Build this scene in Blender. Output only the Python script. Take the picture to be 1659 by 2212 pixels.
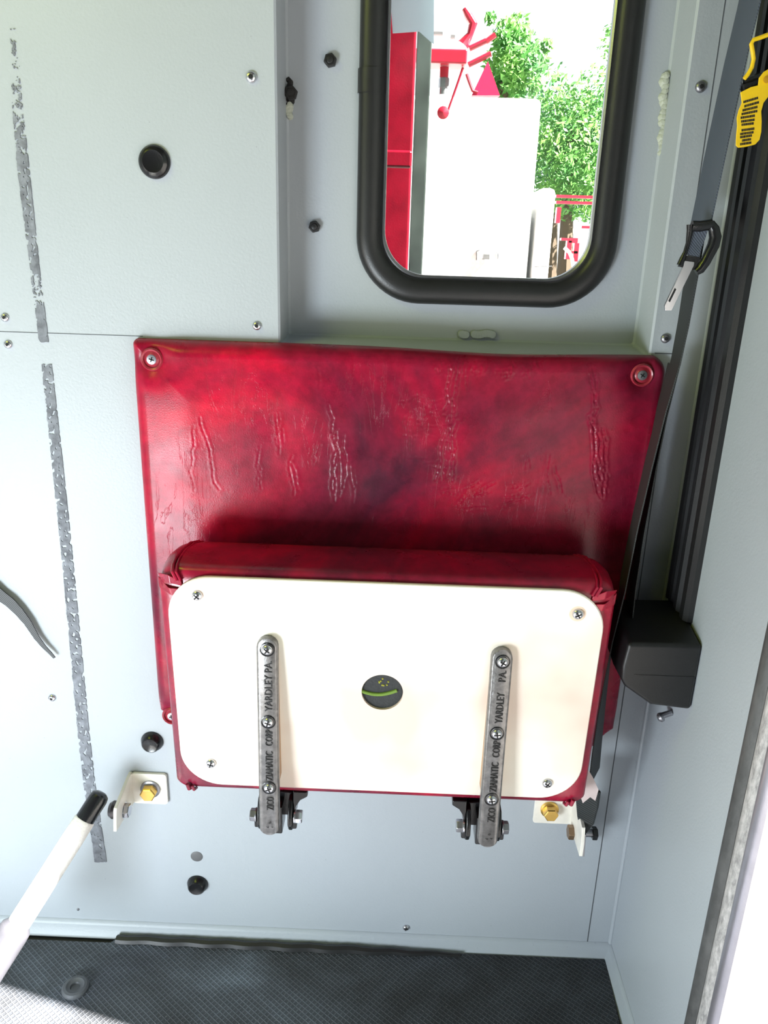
import bpy, bmesh, math, random
import numpy as np
from mathutils import Vector, Matrix, noise as mnoise

for o in list(bpy.data.objects): bpy.data.objects.remove(o)
SC = bpy.context.scene
COL = SC.collection
rnd = random.Random(7)

# ------------------------------------------------------------------ camera
FPX, PX, PY = 1660.0, 829.5, 1106.0
ZF = 0.846                                   # camera height above the cab floor
CAM = np.array([0.0, -0.765, ZF])
_D = np.array([-152/FPX, -4944/FPX, -1.0]); _D /= np.linalg.norm(_D)
_X = np.array([1.0, -(0.0916+0.0157)/2.978, 0.0157]); _X -= _X.dot(_D)*_D; _X /= np.linalg.norm(_X)
_Z = -_D; _Y = np.cross(_Z, _X)
RM = np.array([_X, _Y, _Z])
cd = bpy.data.cameras.new('camera'); cam = bpy.data.objects.new('camera', cd); COL.objects.link(cam)
cam.matrix_world = Matrix.Translation(Vector(CAM)) @ Matrix([list(r) for r in RM]).to_4x4()
cd.sensor_fit = 'VERTICAL'; cd.sensor_height = 24.0; cd.lens = FPX*24.0/2212.0
cd.clip_start = 0.01; cd.clip_end = 200
SC.camera = cam
SC.view_settings.view_transform = 'Standard'; SC.view_settings.look = 'None'
SC.view_settings.gamma = 1.0; SC.view_settings.exposure = 0.78
try: SC.view_settings.use_curve_mapping = False
except Exception: pass

# ------------------------------------------------------------------ light
w = bpy.data.worlds.new('world'); SC.world = w; w.use_nodes = True
nt = w.node_tree; nt.nodes.clear()
wo = nt.nodes.new('ShaderNodeOutputWorld'); bg = nt.nodes.new('ShaderNodeBackground')
tc = nt.nodes.new('ShaderNodeTexCoord'); sp = nt.nodes.new('ShaderNodeSeparateXYZ')
rp = nt.nodes.new('ShaderNodeValToRGB'); mr = nt.nodes.new('ShaderNodeMapRange')
nt.links.new(tc.outputs['Generated'], sp.inputs[0]); nt.links.new(sp.outputs['Z'], mr.inputs[0])
mr.inputs[1].default_value = -1; mr.inputs[2].default_value = 1
nt.links.new(mr.outputs[0], rp.inputs[0]); 
# brighter open sky beyond the window (+Y), dim trees and buildings round the other sides
ry = nt.nodes.new('ShaderNodeValToRGB'); my = nt.nodes.new('ShaderNodeMapRange'); mxw = nt.nodes.new('ShaderNodeMix'); mxw.data_type = 'RGBA'; mxw.blend_type = 'MULTIPLY'
my.inputs[1].default_value = -1; my.inputs[2].default_value = 1
nt.links.new(sp.outputs['Y'], my.inputs[0]); nt.links.new(my.outputs[0], ry.inputs[0])
ry.color_ramp.elements[0].position = 0.55; ry.color_ramp.elements[0].color = (0.26, 0.30, 0.24, 1)
ry.color_ramp.elements[1].position = 0.75; ry.color_ramp.elements[1].color = (1, 1, 1, 1)
mxw.inputs[0].default_value = 1.0
nt.links.new(rp.outputs[0], mxw.inputs[6]); nt.links.new(ry.outputs[0], mxw.inputs[7]); nt.links.new(mxw.outputs[2], bg.inputs[0])
cr = rp.color_ramp
cr.elements[0].position = 0.0; cr.elements[0].color = (0.45, 0.44, 0.42, 1)
cr.elements[1].position = 1.0; cr.elements[1].color = (0.70, 0.85, 1.0, 1)
for p, c in ((0.485, (0.55, 0.54, 0.5, 1)), (0.51, (0.92, 0.97, 1.0, 1)), (0.65, (0.86, 0.94, 1.0, 1))):
    e = cr.elements.new(p); e.color = c
bg.inputs[1].default_value = 1.15
nt.links.new(bg.outputs[0], wo.inputs[0])

SUN_EL = math.radians(47)
sl = bpy.data.lights.new('sun', 'SUN'); sl.energy = 40.0; sl.angle = math.radians(0.8); sl.color = (1.0, 0.95, 0.88)
so = bpy.data.objects.new('sun', sl); COL.objects.link(so)
so.rotation_euler = Vector((-0.9708*math.cos(SUN_EL), 0.240*math.cos(SUN_EL), -math.sin(SUN_EL))).to_track_quat('-Z', 'Y').to_euler()
so.location = (3, -3, 5)

def area(name, loc, target, sx, sy, power, color):
    l = bpy.data.lights.new(name, 'AREA'); l.shape = 'RECTANGLE'; l.size = sx; l.size_y = sy; l.energy = power; l.color = color
    o = bpy.data.objects.new(name, l); COL.objects.link(o); o.location = loc
    o.rotation_euler = (Vector(target)-Vector(loc)).to_track_quat('-Z', 'Y').to_euler()
    return o
# daylight entering the open door on the far (left) side of the cab, sunlit ground outside it
area('daylight_left_door', (-0.78, -1.05, 0.23), (-0.70, 0.0, 0.22), 0.45, 0.36, 12.5, (0.84, 0.94, 1.0))
area('foliage_light_left_door', (-0.75, -0.50, 1.48), (-0.42, 0.0, 1.16), 0.4, 0.2, 1.7, (0.85, 1.0, 0.08))

# ------------------------------------------------------------------ pixel rays onto real planes (floor z = 0, wall y = 0)
def ray(px, py): return RM @ np.array([(px-PX)/FPX, -(py-PY)/FPX, -1.0])
def W(px, py, y=0.0):
    d = ray(px, py); return Vector(CAM + d*((y-CAM[1])/d[1]))
def F(px, py, z=0.0):
    d = ray(px, py); return Vector(CAM + d*((z-CAM[2])/d[2]))
def R(px, py, x=0.2944):
    d = ray(px, py); return Vector(CAM + d*((x-CAM[0])/d[0]))

# ------------------------------------------------------------------ materials
def lin(c): return tuple(((v/255)/12.92 if v/255 <= 0.04045 else ((v/255+0.055)/1.055)**2.4) for v in c[:3]) + (1,)
class NT:
    def __init__(s, name):
        s.m = bpy.data.materials.new(name); s.m.use_nodes = True; s.t = s.m.node_tree
        s.b = s.t.nodes['Principled BSDF']; s.out = s.t.nodes['Material Output']
        s.co = None
    def n(s, typ, **kw):
        k = s.t.nodes.new(typ)
        for a, v in kw.items(): setattr(k, a, v)
        return k
    def l(s, a, b): s.t.links.new(a, b)
    def coord(s):
        if not s.co: s.co = s.n('ShaderNodeTexCoord').outputs['Object']
        return s.co
    def mapping(s, scale=(1,1,1), rot=(0,0,0), src=None):
        m = s.n('ShaderNodeMapping'); m.inputs['Scale'].default_value = scale; m.inputs['Rotation'].default_value = rot
        s.l(src or s.coord(), m.inputs[0]); return m.outputs[0]
    def noise(s, scale, detail=2, rough=0.5, src=None, dist=0.0):
        k = s.n('ShaderNodeTexNoise'); k.inputs['Scale'].default_value = scale; k.inputs['Detail'].default_value = detail
        k.inputs['Roughness'].default_value = rough; k.inputs['Distortion'].default_value = dist
        s.l(src or s.coord(), k.inputs['Vector']); return k.outputs['Fac']
    def ramp(s, src, stops, interp='LINEAR'):
        r = s.n('ShaderNodeValToRGB'); r.color_ramp.interpolation = interp; s.l(src, r.inputs[0])
        el = r.color_ramp.elements
        for i, (p, c) in enumerate(stops):
            if i < 2: e = el[i]; e.position = p
            else: e = el.new(p)
            e.color = c if len(c) == 4 else tuple(c)+(1,)
        return r.outputs[0]
    def mix(s, fac, a, b, blend='MIX'):
        k = s.n('ShaderNodeMix', data_type='RGBA', blend_type=blend)
        for i, v in ((0, fac), (6, a), (7, b)):
            if hasattr(v, 'links'): s.l(v, k.inputs[i])
            else: k.inputs[i].default_value = v
        return k.outputs[2]
    def math(s, op, a, b=None):
        k = s.n('ShaderNodeMath', operation=op)
        for i, v in ((0, a), (1, b)):
            if v is None: continue
            if hasattr(v, 'links'): s.l(v, k.inputs[i])
            else: k.inputs[i].default_value = v
        return k.outputs[0]
    def bump(s, src, dist, strength=1.0, prev=None):
        k = s.n('ShaderNodeBump'); k.inputs['Strength'].default_value = strength; k.inputs['Distance'].default_value = dist
        s.l(src, k.inputs['Height'])
        if prev: s.l(prev, k.inputs['Normal'])
        s.l(k.outputs[0], s.b.inputs['Normal']); return k.outputs[0]
    def set(s, col=None, rough=0.5, metal=0.0, spec=0.5, coat=0.0):
        if col is not None:
            if hasattr(col, 'links'): s.l(col, s.b.inputs['Base Color'])
            else: s.b.inputs['Base Color'].default_value = lin(col)
        if hasattr(rough, 'links'): s.l(rough, s.b.inputs['Roughness'])
        else: s.b.inputs['Roughness'].default_value = rough
        s.b.inputs['Metallic'].default_value = metal
        s.b.inputs['Specular IOR Level'].default_value = spec
        s.b.inputs['Coat Weight'].default_value = coat
        return s
def simple(name, col, rough=0.5, metal=0.0, spec=0.5, coat=0.0, nscale=600, nd=0.0001, var=0.08):
    t = NT(name); c = lin(col)
    n = t.noise(nscale*0.08, 3)
    a = tuple(max(0, v*(1-var)) for v in c[:3])+(1,); b = tuple(min(1, v*(1+var)) for v in c[:3])+(1,)
    t.set(t.ramp(n, [(0.3, a), (0.7, b)]), rough, metal, spec, coat)
    t.bump(t.noise(nscale, 2), nd); return t.m

def m_wall():
    t = NT('painted_wall'); n = t.noise(3.0, 4)
    base = t.ramp(n, [(0.3, lin((158, 164, 170))), (0.7, lin((164, 170, 176)))])
    spk = t.ramp(t.noise(330, 1), [(0.765, (0,0,0)), (0.79, (1,1,1))])
    t.set(t.mix(t.math('MULTIPLY', spk, 0.35), base, lin((120, 122, 126))), 0.42, 0, 0.4)
    b = t.bump(t.noise(420, 2), 0.00016, 1.0); t.bump(t.noise(1500, 2), 0.00004, 1.0, b)
    return t.m
def m_leather(name='red_vinyl', crease=True, spec=0.24):
    t = NT(name)
    mot = t.noise(4.5, 5, 0.6, dist=0.8)
    col = t.ramp(mot, [(0.32, lin((84, 26, 48))), (0.45, lin((126, 24, 52))), (0.56, lin((164, 18, 52))), (0.68, lin((206, 12, 50)))])
    fine = t.ramp(t.noise(60, 5, 0.7), [(0.35, lin((150, 150, 150))), (0.65, lin((255, 255, 255)))])
    t.set(t.mix(0.5, col, fine, 'MULTIPLY'), t.ramp(t.noise(25, 4), [(0.3, (0.24,)*3), (0.7, (0.36,)*3)]), 0, spec)
    v = t.n('ShaderNodeTexVoronoi', feature='DISTANCE_TO_EDGE'); v.inputs['Scale'].default_value = 420; t.l(t.coord(), v.inputs['Vector'])
    b = t.bump(v.outputs['Distance'], 0.00012, 0.6)
    if crease:
        # fine wrinkles running mostly upright
        src = t.mapping((46, 46, 9)); k = t.noise(1.0, 5, 0.65, src, 1.2)
        rid = t.math('ABSOLUTE', t.math('SUBTRACT', k, 0.5))
        cr_ = t.ramp(rid, [(0.0, (0,0,0)), (0.012, (1,1,1))])
        msk = t.ramp(t.noise(9, 2), [(0.5, (0,0,0)), (0.62, (1,1,1))])
        h = t.math('ADD', t.math('MULTIPLY', cr_, msk), t.math('SUBTRACT', 1.0, msk))
        t.bump(h, 0.00015, 0.5, b)
    return t.m
def m_mat():
    t = NT('ribbed_rubber')
    pitch = 0.0052
    src = t.mapping((1/pitch,)*3, (0, 0, math.radians(38)))
    s = t.n('ShaderNodeSeparateXYZ'); t.l(src, s.inputs[0])
    def tri(o): return t.math('ABSOLUTE', t.math('SUBTRACT', t.math('FRACT', o), 0.5))
    h = t.math('MAXIMUM', tri(s.outputs[0]), tri(s.outputs[1]))
    hh = t.ramp(h, [(0.32, (0,0,0)), (0.46, (1,1,1))])
    dust = t.noise(5.0, 5, 0.6, dist=0.5)
    col = t.ramp(dust, [(0.36, lin((66, 67, 70))), (0.52, lin((98, 103, 112))), (0.66, lin((128, 137, 150)))])
    spk = t.ramp(t.noise(520, 1), [(0.74, (0,0,0)), (0.77, (1,1,1))])
    col = t.mix(t.math('MULTIPLY', spk, 0.7), col, lin((175, 172, 168)))
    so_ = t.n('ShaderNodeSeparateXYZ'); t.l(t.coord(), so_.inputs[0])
    right_shade = t.ramp(t.math('ADD', so_.outputs[0], t.math('MULTIPLY', t.noise(4, 3), 0.25)), [(0.42, (1,1,1)), (0.72, (0.32, 0.31, 0.31))])   # shadow by the right corner, painted into the colour
    col = t.mix(1.0, col, right_shade, 'MULTIPLY')
    t.set(t.mix(0.5, col, hh, 'MULTIPLY'), 0.6, 0, 0.4)
    t.bump(hh, 0.0008, 0.9); return t.m
def m_adhesive():
    t = NT('old_adhesive')
    t.set(t.ramp(t.noise(90, 4), [(0.3, lin((92, 94, 100))), (0.7, lin((136, 140, 148)))]), 0.9, 0, 0.1)
    t.bump(t.noise(260, 3), 0.0006); return t.m
def m_plate():
    t = NT('seat_board_face')
    n = t.noise(6.5, 3, 0.5)
    c = t.ramp(n, [(0.34, lin((222, 198, 184))), (0.5, lin((238, 228, 216))), (0.7, lin((242, 238, 226)))])
    sp_ = t.ramp(t.noise(34, 4, 0.6), [(0.72, (0,0,0)), (0.76, (1,1,1))])
    t.set(t.mix(t.math('MULTIPLY', sp_, 0.35), c, lin((200, 160, 110))), 0.38, 0.0, 0.5)
    t.bump(t.noise(500, 2), 0.00003); return t.m
def m_cast(name='black_cast_iron'):
    t = NT(name)
    n = t.noise(160, 4, 0.65)
    t.set(t.ramp(n, [(0.3, lin((88, 86, 86))), (0.75, lin((132, 129, 128)))]), 0.30, 0.4, 0.6)
    t.bump(n, 0.0005, 0.8); return t.m
def m_wood():
    t = NT('plywood_edge')
    k = t.noise(1.0, 3, 0.6, t.mapping((700, 700, 14)))
    t.set(t.ramp(k, [(0.3, lin((120, 88, 66))), (0.6, lin((196, 158, 124)))]), 0.7); return t.m
def m_web(name, c1, c2):
    t = NT(name)
    wv = t.n('ShaderNodeTexWave'); wv.inputs['Scale'].default_value = 260; t.l(t.mapping((1, 1, 1)), wv.inputs[0]); wv.bands_direction = 'DIAGONAL'
    t.set(t.ramp(wv.outputs['Fac'], [(0.2, lin(c1)), (0.8, lin(c2))]), 0.55, 0, 0.4)
    t.bump(wv.outputs['Fac'], 0.0002, 0.6); return t.m
def m_glass():
    t = NT('window_glass')
    tr = t.n('ShaderNodeBsdfTransparent'); gl = t.n('ShaderNodeBsdfGlossy'); gl.inputs['Roughness'].default_value = 0.02
    tr.inputs[0].default_value = (0.95, 0.97, 0.96, 1)
    fr = t.n('ShaderNodeFresnel'); fr.inputs[0].default_value = 1.45
    mx = t.n('ShaderNodeMixShader'); t.l(fr.outputs[0], mx.inputs[0]); t.l(tr.outputs[0], mx.inputs[1]); t.l(gl.outputs[0], mx.inputs[2])
    t.l(mx.outputs[0], t.out.inputs['Surface']); return t.m
def m_leaf(name, a, b):
    t = NT(name); c = t.ramp(t.noise(3, 3), [(0.3, lin(a)), (0.7, lin(b))]); t.set(c, 0.5)
    tr = t.n('ShaderNodeBsdfTranslucent'); t.l(c, tr.inputs[0])
    mx = t.n('ShaderNodeMixShader'); mx.inputs[0].default_value = 0.45
    t.l(t.b.outputs[0], mx.inputs[1]); t.l(tr.outputs[0], mx.inputs[2]); t.l(mx.outputs[0], t.out.inputs['Surface']); return t.m
def m_tape():
    t = NT('grey_tape'); t.set((150, 172, 180), 0.25); t.bump(t.noise(60, 2), 0.002)
    tr = t.n('ShaderNodeBsdfTranslucent'); tr.inputs[0].default_value = lin((225, 240, 246))
    mx = t.n('ShaderNodeMixShader'); mx.inputs[0].default_value = 0.85
    t.l(t.b.outputs[0], mx.inputs[1]); t.l(tr.outputs[0], mx.inputs[2]); t.l(mx.outputs[0], t.out.inputs['Surface']); return t.m
def m_hair(name, a, b, sc):
    t = NT(name); n = t.noise(1.0, 4, 0.7, t.mapping(sc))
    t.set(t.ramp(n, [(0.3, lin(a)), (0.7, lin(b))]), 0.5); t.bump(n, 0.0006); return t.m

M = dict(
    wall=m_wall(), seam=simple('panel_gap', (70, 74, 78), 0.8), leather=m_leather(), leather2=m_leather('seat_vinyl', False, 0.5),
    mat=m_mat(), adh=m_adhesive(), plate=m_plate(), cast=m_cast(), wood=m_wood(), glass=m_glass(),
    blackrub=simple('black_rubber', (30, 30, 31), 0.38, 0, 0.5, nscale=900),
    gloss=simple('black_gloss_plastic', (22, 22, 24), 0.22, 0, 0.5),
    matte=simple('black_matte_plastic', (26, 26, 27), 0.42, 0, 0.4, nscale=1200),
    dark=simple('dark_recess', (18, 18, 20), 0.8),
    chrome=simple('zinc_steel', (205, 205, 210), 0.22, 0.95, nd=0.00001), steel=simple('dull_steel', (150, 150, 155), 0.35, 0.9, nd=0.00002),
    gold=simple('yellow_zinc', (214, 176, 96), 0.32, 0.85), white=simple('white_painted_steel', (232, 228, 218), 0.4, 0.1),
    redplast=simple('red_plastic', (150, 44, 58), 0.3), foam=simple('dark_foam', (42, 44, 46), 0.8, nscale=300, nd=0.001),
    green=simple('yellow_green_cord', (104, 134, 44), 0.6), yellow=simple('yellow_plastic', (240, 196, 16), 0.35),
    web=m_web('black_webbing', (28, 30, 30), (52, 56, 56)), webgrey=m_web('grey_webbing', (58, 64, 74), (84, 92, 106)),
    tube=simple('white_sleeve', (226, 222, 216), 0.55, nscale=300, nd=0.0004), sleeve=simple('grey_plastic_sleeve', (72, 72, 78), 0.3),
    seal=m_hair('grey_door_seal', (52, 52, 52), (84, 84, 84), (60, 60, 30)), rough=m_hair('rough_grey_strip', (120, 118, 118), (196, 192, 192), (260, 260, 90)),
    alu=simple('bare_aluminium', (176, 172, 180), 0.32, 0.75), mark=simple('print_black', (30, 28, 20), 0.7),
    caulk=simple('old_sealant', (178, 182, 168), 0.45, nscale=200, nd=0.001), dirt=simple('black_grime', (28, 26, 26), 0.7, nscale=300, nd=0.001),
    redpaint=simple('red_body_paint', (108, 10, 28), 0.2, 0, 0.5, 0.3, var=0.2), redsun=simple('red_machine_paint', (150, 16, 40), 0.35),
    whitepaint=simple('white_vehicle_paint', (235, 235, 235), 0.4), tape=m_tape(),
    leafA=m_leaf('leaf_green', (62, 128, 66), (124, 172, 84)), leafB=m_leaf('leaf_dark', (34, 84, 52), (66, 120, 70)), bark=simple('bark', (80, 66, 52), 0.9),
    ground=simple('pale_concrete', (112, 110, 108), 0.8, nscale=40), label=simple('torn_white_label', (206, 190, 188), 0.7),
    trimdark=simple('charcoal_headliner', (70, 70, 72), 0.9, nscale=60), bounce_deck=simple('grey_bounce_deck', (150, 149, 147), 0.6, nscale=60),
    insul=simple('vehicle_grey', (96, 96, 98), 0.5))

# ------------------------------------------------------------------ mesh helpers
def V(*a): return Vector(a)
class MB:
    def __init__(s): s.v = []; s.f = []; s.mi = []; s.k = 0
    def add(s, vs, fs, mi=None):
        o = len(s.v); s.v += [Vector(p) for p in vs]; s.f += [[i+o for i in f] for f in fs]; s.mi += [s.k if mi is None else mi]*len(fs); return s
    def box(s, c, size, rot=None):
        c = Vector(c); h = [x/2 for x in size]; vs = []
        for x in (-1, 1):
            for y in (-1, 1):
                for z in (-1, 1):
                    p = V(x*h[0], y*h[1], z*h[2])
                    if rot: p = rot @ p
                    vs.append(c+p)
        return s.add(vs, [(0,1,3,2), (4,6,7,5), (0,4,5,1), (2,3,7,6), (0,2,6,4), (1,5,7,3)])
    def loft(s, loops, cap0=True, cap1=True, closed=True):
        n = len(loops[0]); vs = [p for L in loops for p in L]; fs = []
        for i in range(len(loops)-1):
            for j in range(n if closed else n-1):
                k = (j+1) % n; fs.append((i*n+j, i*n+k, (i+1)*n+k, (i+1)*n+j))
        if cap0: fs.append(tuple(range(n))[::-1])
        if cap1: fs.append(tuple((len(loops)-1)*n+j for j in range(n)))
        return s.add(vs, fs)
    def prism(s, pts, off):
        off = Vector(off); pts = [Vector(p) for p in pts]; return s.loft([pts, [p+off for p in pts]])
    def lathe(s, prof, o, axis, n=32):
        o = Vector(o); a = Vector(axis).normalized(); u = a.orthogonal().normalized(); v = a.cross(u)
        loops = [[o + a*h + (u*math.cos(2*math.pi*j/n)+v*math.sin(2*math.pi*j/n))*max(r, 1e-5) for j in range(n)] for r, h in prof]
        return s.loft(loops)
    def hexa(s, o, axis, r, h, rot=0.0):
        o = Vector(o); a = Vector(axis).normalized(); u = a.orthogonal().normalized(); v = a.cross(u)
        L = lambda hh, rr: [o+a*hh+(u*math.cos(math.pi/3*j+rot)+v*math.sin(math.pi/3*j+rot))*rr for j in range(6)]
        return s.loft([L(0, r), L(h*0.85, r), L(h, r*0.88)])
    def tube(s, path, r, n=12, closed=False, flat=None):
        P = [Vector(p) for p in path]; rs = r if isinstance(r, (list, tuple)) else [r]*len(P); loops = []
        prev = None
        for i, p in enumerate(P):
            if closed: t = (P[(i+1) % len(P)]-P[i-1]).normalized()
            else: t = (P[min(i+1, len(P)-1)]-P[max(i-1, 0)]).normalized()
            u = (prev - t*prev.dot(t)).normalized() if prev else t.orthogonal().normalized()
            prev = u; v = t.cross(u)
            loops.append([p+(u*math.cos(2*math.pi*j/n)+v*math.sin(2*math.pi*j/n))*rs[i] for j in range(n)])
        if closed: loops.append(loops[0]); return s.loft(loops, False, False)
        return s.loft(loops)
    def ribbon(s, path, wv, th):
        P = [Vector(p) for p in path]; loops = []
        for i, p in enumerate(P):
            t = (P[min(i+1, len(P)-1)]-P[max(i-1, 0)]).normalized(); wd = Vector(wv[i] if isinstance(wv, list) else wv)
            nn = t.cross(wd).normalized()*th/2
            loops.append([p-wd/2-nn, p+wd/2-nn, p+wd/2+nn, p-wd/2+nn])
        return s.loft(loops)
    def build(s, name, mats, parent=None, bevel=0, seg=2, smooth=True, origin=None, ang=35, sub=0):
        mats = mats if isinstance(mats, (list, tuple)) else [mats]
        if parent is not None: org = Vector(parent['_o']) if '_o' in parent else Vector((0, 0, 0))
        elif origin is not None: org = Vector(origin)
        else:
            xs = [p.x for p in s.v]; ys = [p.y for p in s.v]; zs = [p.z for p in s.v]
            org = V((min(xs)+max(xs))/2, (min(ys)+max(ys))/2, min(zs))
        me = bpy.data.meshes.new(name)
        me.from_pydata([tuple(p-org) for p in s.v], [], s.f)
        for m in mats: me.materials.append(m)
        me.polygons.foreach_set('material_index', s.mi)
        bm = bmesh.new(); bm.from_mesh(me); bmesh.ops.recalc_face_normals(bm, faces=bm.faces); bm.to_mesh(me); bm.free()
        if smooth:
            me.shade_smooth()
            try: me.set_sharp_from_angle(angle=math.radians(ang))
            except Exception: pass
        o = bpy.data.objects.new(name, me); COL.objects.link(o)
        if parent is None: o.location = org
        else:
            o.parent = parent
        if bevel:
            b = o.modifiers.new('bevel', 'BEVEL'); b.width = bevel; b.segments = seg; b.limit_method = 'ANGLE'; b.angle_limit = math.radians(35); b.harden_normals = smooth
        if sub:
            b = o.modifiers.new('sub', 'SUBSURF'); b.levels = sub; b.render_levels = sub
        o['_o'] = tuple(org)
        return o
def tag(o, label=None, cat=None, group=None, kind=None):
    if label: o['label'] = label
    if cat: o['category'] = cat
    if group: o['group'] = group
    if kind: o['kind'] = kind
    return o
def thing(name, loc, label, cat, group=None):
    o = bpy.data.objects.new(name, None); COL.objects.link(o); o.location = loc; o.empty_display_size = 0.02; o['_o'] = tuple(loc)
    return tag(o, label, cat, group)
def rrect(x0, x1, z0, z1, r, y, n=8):
    pts = []
    for cx, cz, a0 in ((x1-r, z1-r, 0), (x0+r, z1-r, 90), (x0+r, z0+r, 180), (x1-r, z0+r, 270)):
        for k in range(n+1):
            a = math.radians(a0+90*k/n); pts.append(V(cx+r*math.cos(a), y, cz+r*math.sin(a)))
    return pts
def text_mb(txt, size, mat4, depth):
    cu = bpy.data.curves.new('t', 'FONT'); cu.body = txt; cu.size = size; cu.extrude = depth/2; cu.resolution_u = 2
    cu.align_x = 'LEFT'; cu.align_y = 'CENTER'
    ob = bpy.data.objects.new('t', cu); COL.objects.link(ob); bpy.context.view_layer.update()
    me = bpy.data.meshes.new_from_object(ob.evaluated_get(bpy.context.evaluated_depsgraph_get()))
    b = MB(); b.add([mat4 @ v.co for v in me.vertices], [list(p.vertices) for p in me.polygons])
    bpy.data.objects.remove(ob); bpy.data.curves.remove(cu); bpy.data.meshes.remove(me)
    return b

# ================================================================== SETTING
XR = 0.2944                      # right wall
RX0, RX1, RZ0, RZ1, RY = -0.1175, 0.2385, 0.764, 1.34, 0.045
b = MB()
GZ0, GZ1 = 0.799, 1.30           # gasket outer bottom / top
def outer(y):  # wall outline with the same vertex count as rrect
    return rrect(-1.15, XR, 0.0, 1.6, 0.0005, y)
b.loft([outer(0.06), outer(0.0), rrect(RX0-0.004, RX1+0.004, RZ0-0.008, RZ1+0.004, 0.003, 0.0), rrect(RX0-0.002, RX1+0.002, RZ0-0.006, RZ1+0.002, 0.003, 0.0015),
        rrect(RX0, RX1, RZ0, RZ1, 0.003, RY-0.002), rrect(RX0+0.002, RX1-0.002, RZ0+0.002, RZ1-0.002, 0.003, RY), rrect(-0.035, 0.195, 0.812, 1.288, 0.05, RY), rrect(-0.035, 0.195, 0.812, 1.288, 0.05, 0.06)], False, False)
tag(b.build('wall_back', M['wall'], smooth=False), kind='structure')

b = MB(); DY = -0.218            # right wall up to the door opening, and the header above it
b.prism([V(XR, 0.06, 0), V(XR, DY, 0), V(XR, DY, 1.6), V(XR, 0.06, 1.6)], (0.05, 0, 0))
b.prism([V(XR, DY, 1.42), V(XR, -1.6, 1.42), V(XR, -1.6, 1.6), V(XR, DY, 1.6)], (0.05, 0, 0))
b.prism([V(XR, -1.35, 0), V(XR, -1.6, 0), V(XR, -1.6, 1.42), V(XR, -1.35, 1.42)], (0.05, 0, 0))
tag(b.build('wall_right', M['wall'], smooth=False), kind='structure')
b = MB(); b.box((-0.58, -0.55, 1.62), (1.85, 2.22, 0.04)); tag(b.build('ceiling', M['trimdark'], smooth=False), kind='structure')  # runs out past the back wall, overhang added to shade the body panel
b = MB()   # far (left) side of the cab: wall with the open doorway
b.box((-1.125, -0.16, 0.8), (0.05, 0.42, 1.6)); b.box((-1.125, -1.5, 0.8), (0.05, 0.2, 1.6)); b.box((-1.125, -0.9, 1.53), (0.05, 1.1, 0.14))
tag(b.build('wall_left', M['wall'], smooth=False), kind='structure')
b = MB(); b.box((-0.40, -1.63, 0.8), (1.5, 0.05, 1.6)); tag(b.build('wall_rear', M['trimdark'], smooth=False), kind='structure')
b = MB(); b.box((-0.58, -0.78, -0.03), (1.75, 1.68, 0.052)); tag(b.build('floor', M['trimdark'], smooth=False), kind='structure')

# seams between the sheet metal panels
def seam(n, a, c, wd=0.0009):
    b = MB(); a = Vector(a); c = Vector(c); t = (c-a).normalized(); s_ = t.cross(V(0, 1, 0)).normalized()*wd/2
    b.prism([a-s_, a+s_, c+s_, c-s_], (0, -0.0003, 0)); return tag(b.build('trim_%d' % n, M['seam'], smooth=False), kind='structure')
seam(1, (-0.9, 0, 0.7625), (-0.255, 0, 0.7625), 0.0006); seam(2, (0.246, 0, 0.7622), (0.2642, 0, 0.7622)); seam(3, (0.2645, 0, 0.018), (0.2642, 0, 0.7622), 0.0010)
seam(4, (0.2642, 0, 0.7622), (0.2638, 0, 1.5), 0.0007)
b = MB(); b.tube([V(XR-0.001, -0.001, 0.02), V(XR-0.001, -0.001, 1.58)], 0.0028, 10); tag(b.build('trim_5', M['wall']), kind='structure')   # sealed corner
# cove at the foot of the walls
def cove(P): return P
b = MB(); prof = [(-0.0002, 0.0195), (-0.0035, 0.017), (-0.0045, 0.014), (-0.006, 0.008), (-0.011, 0.0), (0.0, 0.0)]
b.loft([[V(x, y, z) for y, z in prof] for x in (-1.099, XR-0.001)]); tag(b.build('baseboard_back', M['wall'], ang=60), kind='structure')
b = MB(); b.loft([[V(XR+y*0.9, yy, z) for y, z in prof] for yy in (-0.002, DY)]); tag(b.build('baseboard_right', M['wall'], ang=60), kind='structure')

# rubber mat with pyramid texture
b = MB(); zt = 0.0028
edge = [V(-1.09, -0.021, 0)] + [V(-0.5, -0.020, 0), V(-0.345, -0.019, 0), V(-0.338, -0.012, 0), V(XR-0.008, -0.0115, 0), V(XR-0.0125, -0.10, 0), V(XR-0.0125, -0.40, 0), V(-1.09, -0.40, 0)]
b.prism([p+V(0, 0, 0.0002) for p in edge], (0, 0, zt))
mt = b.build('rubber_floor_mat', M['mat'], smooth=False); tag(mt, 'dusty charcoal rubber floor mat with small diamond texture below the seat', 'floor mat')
b = MB(); pth = []; rr = []
for i in range(60):
    x = -0.338+i*0.44/59; pth.append(V(x, -0.0145-0.0008*math.sin(i*0.9), 0.0035)); rr.append((0.0058 if i < 40 else 0.0058-(i-40)*0.00018)*(1+0.07*(i % 2)))
b.tube(pth, rr, 8); b.build('curled_edge', M['blackrub'], parent=mt)
# unseen pale metal patch on the floor, added to bounce sun upwards
b = MB(); b.box((-0.765, -0.90, 0.0015), (0.63, 0.99, 0.003)); tag(b.build('floor', M['bounce_deck'], smooth=False), kind='structure')

# exterior ground
b = MB(); b.box((0, 0, -1.05), (60, 60, 0.1)); tag(b.build('ground', M['ground'], smooth=False), kind='structure')

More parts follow.
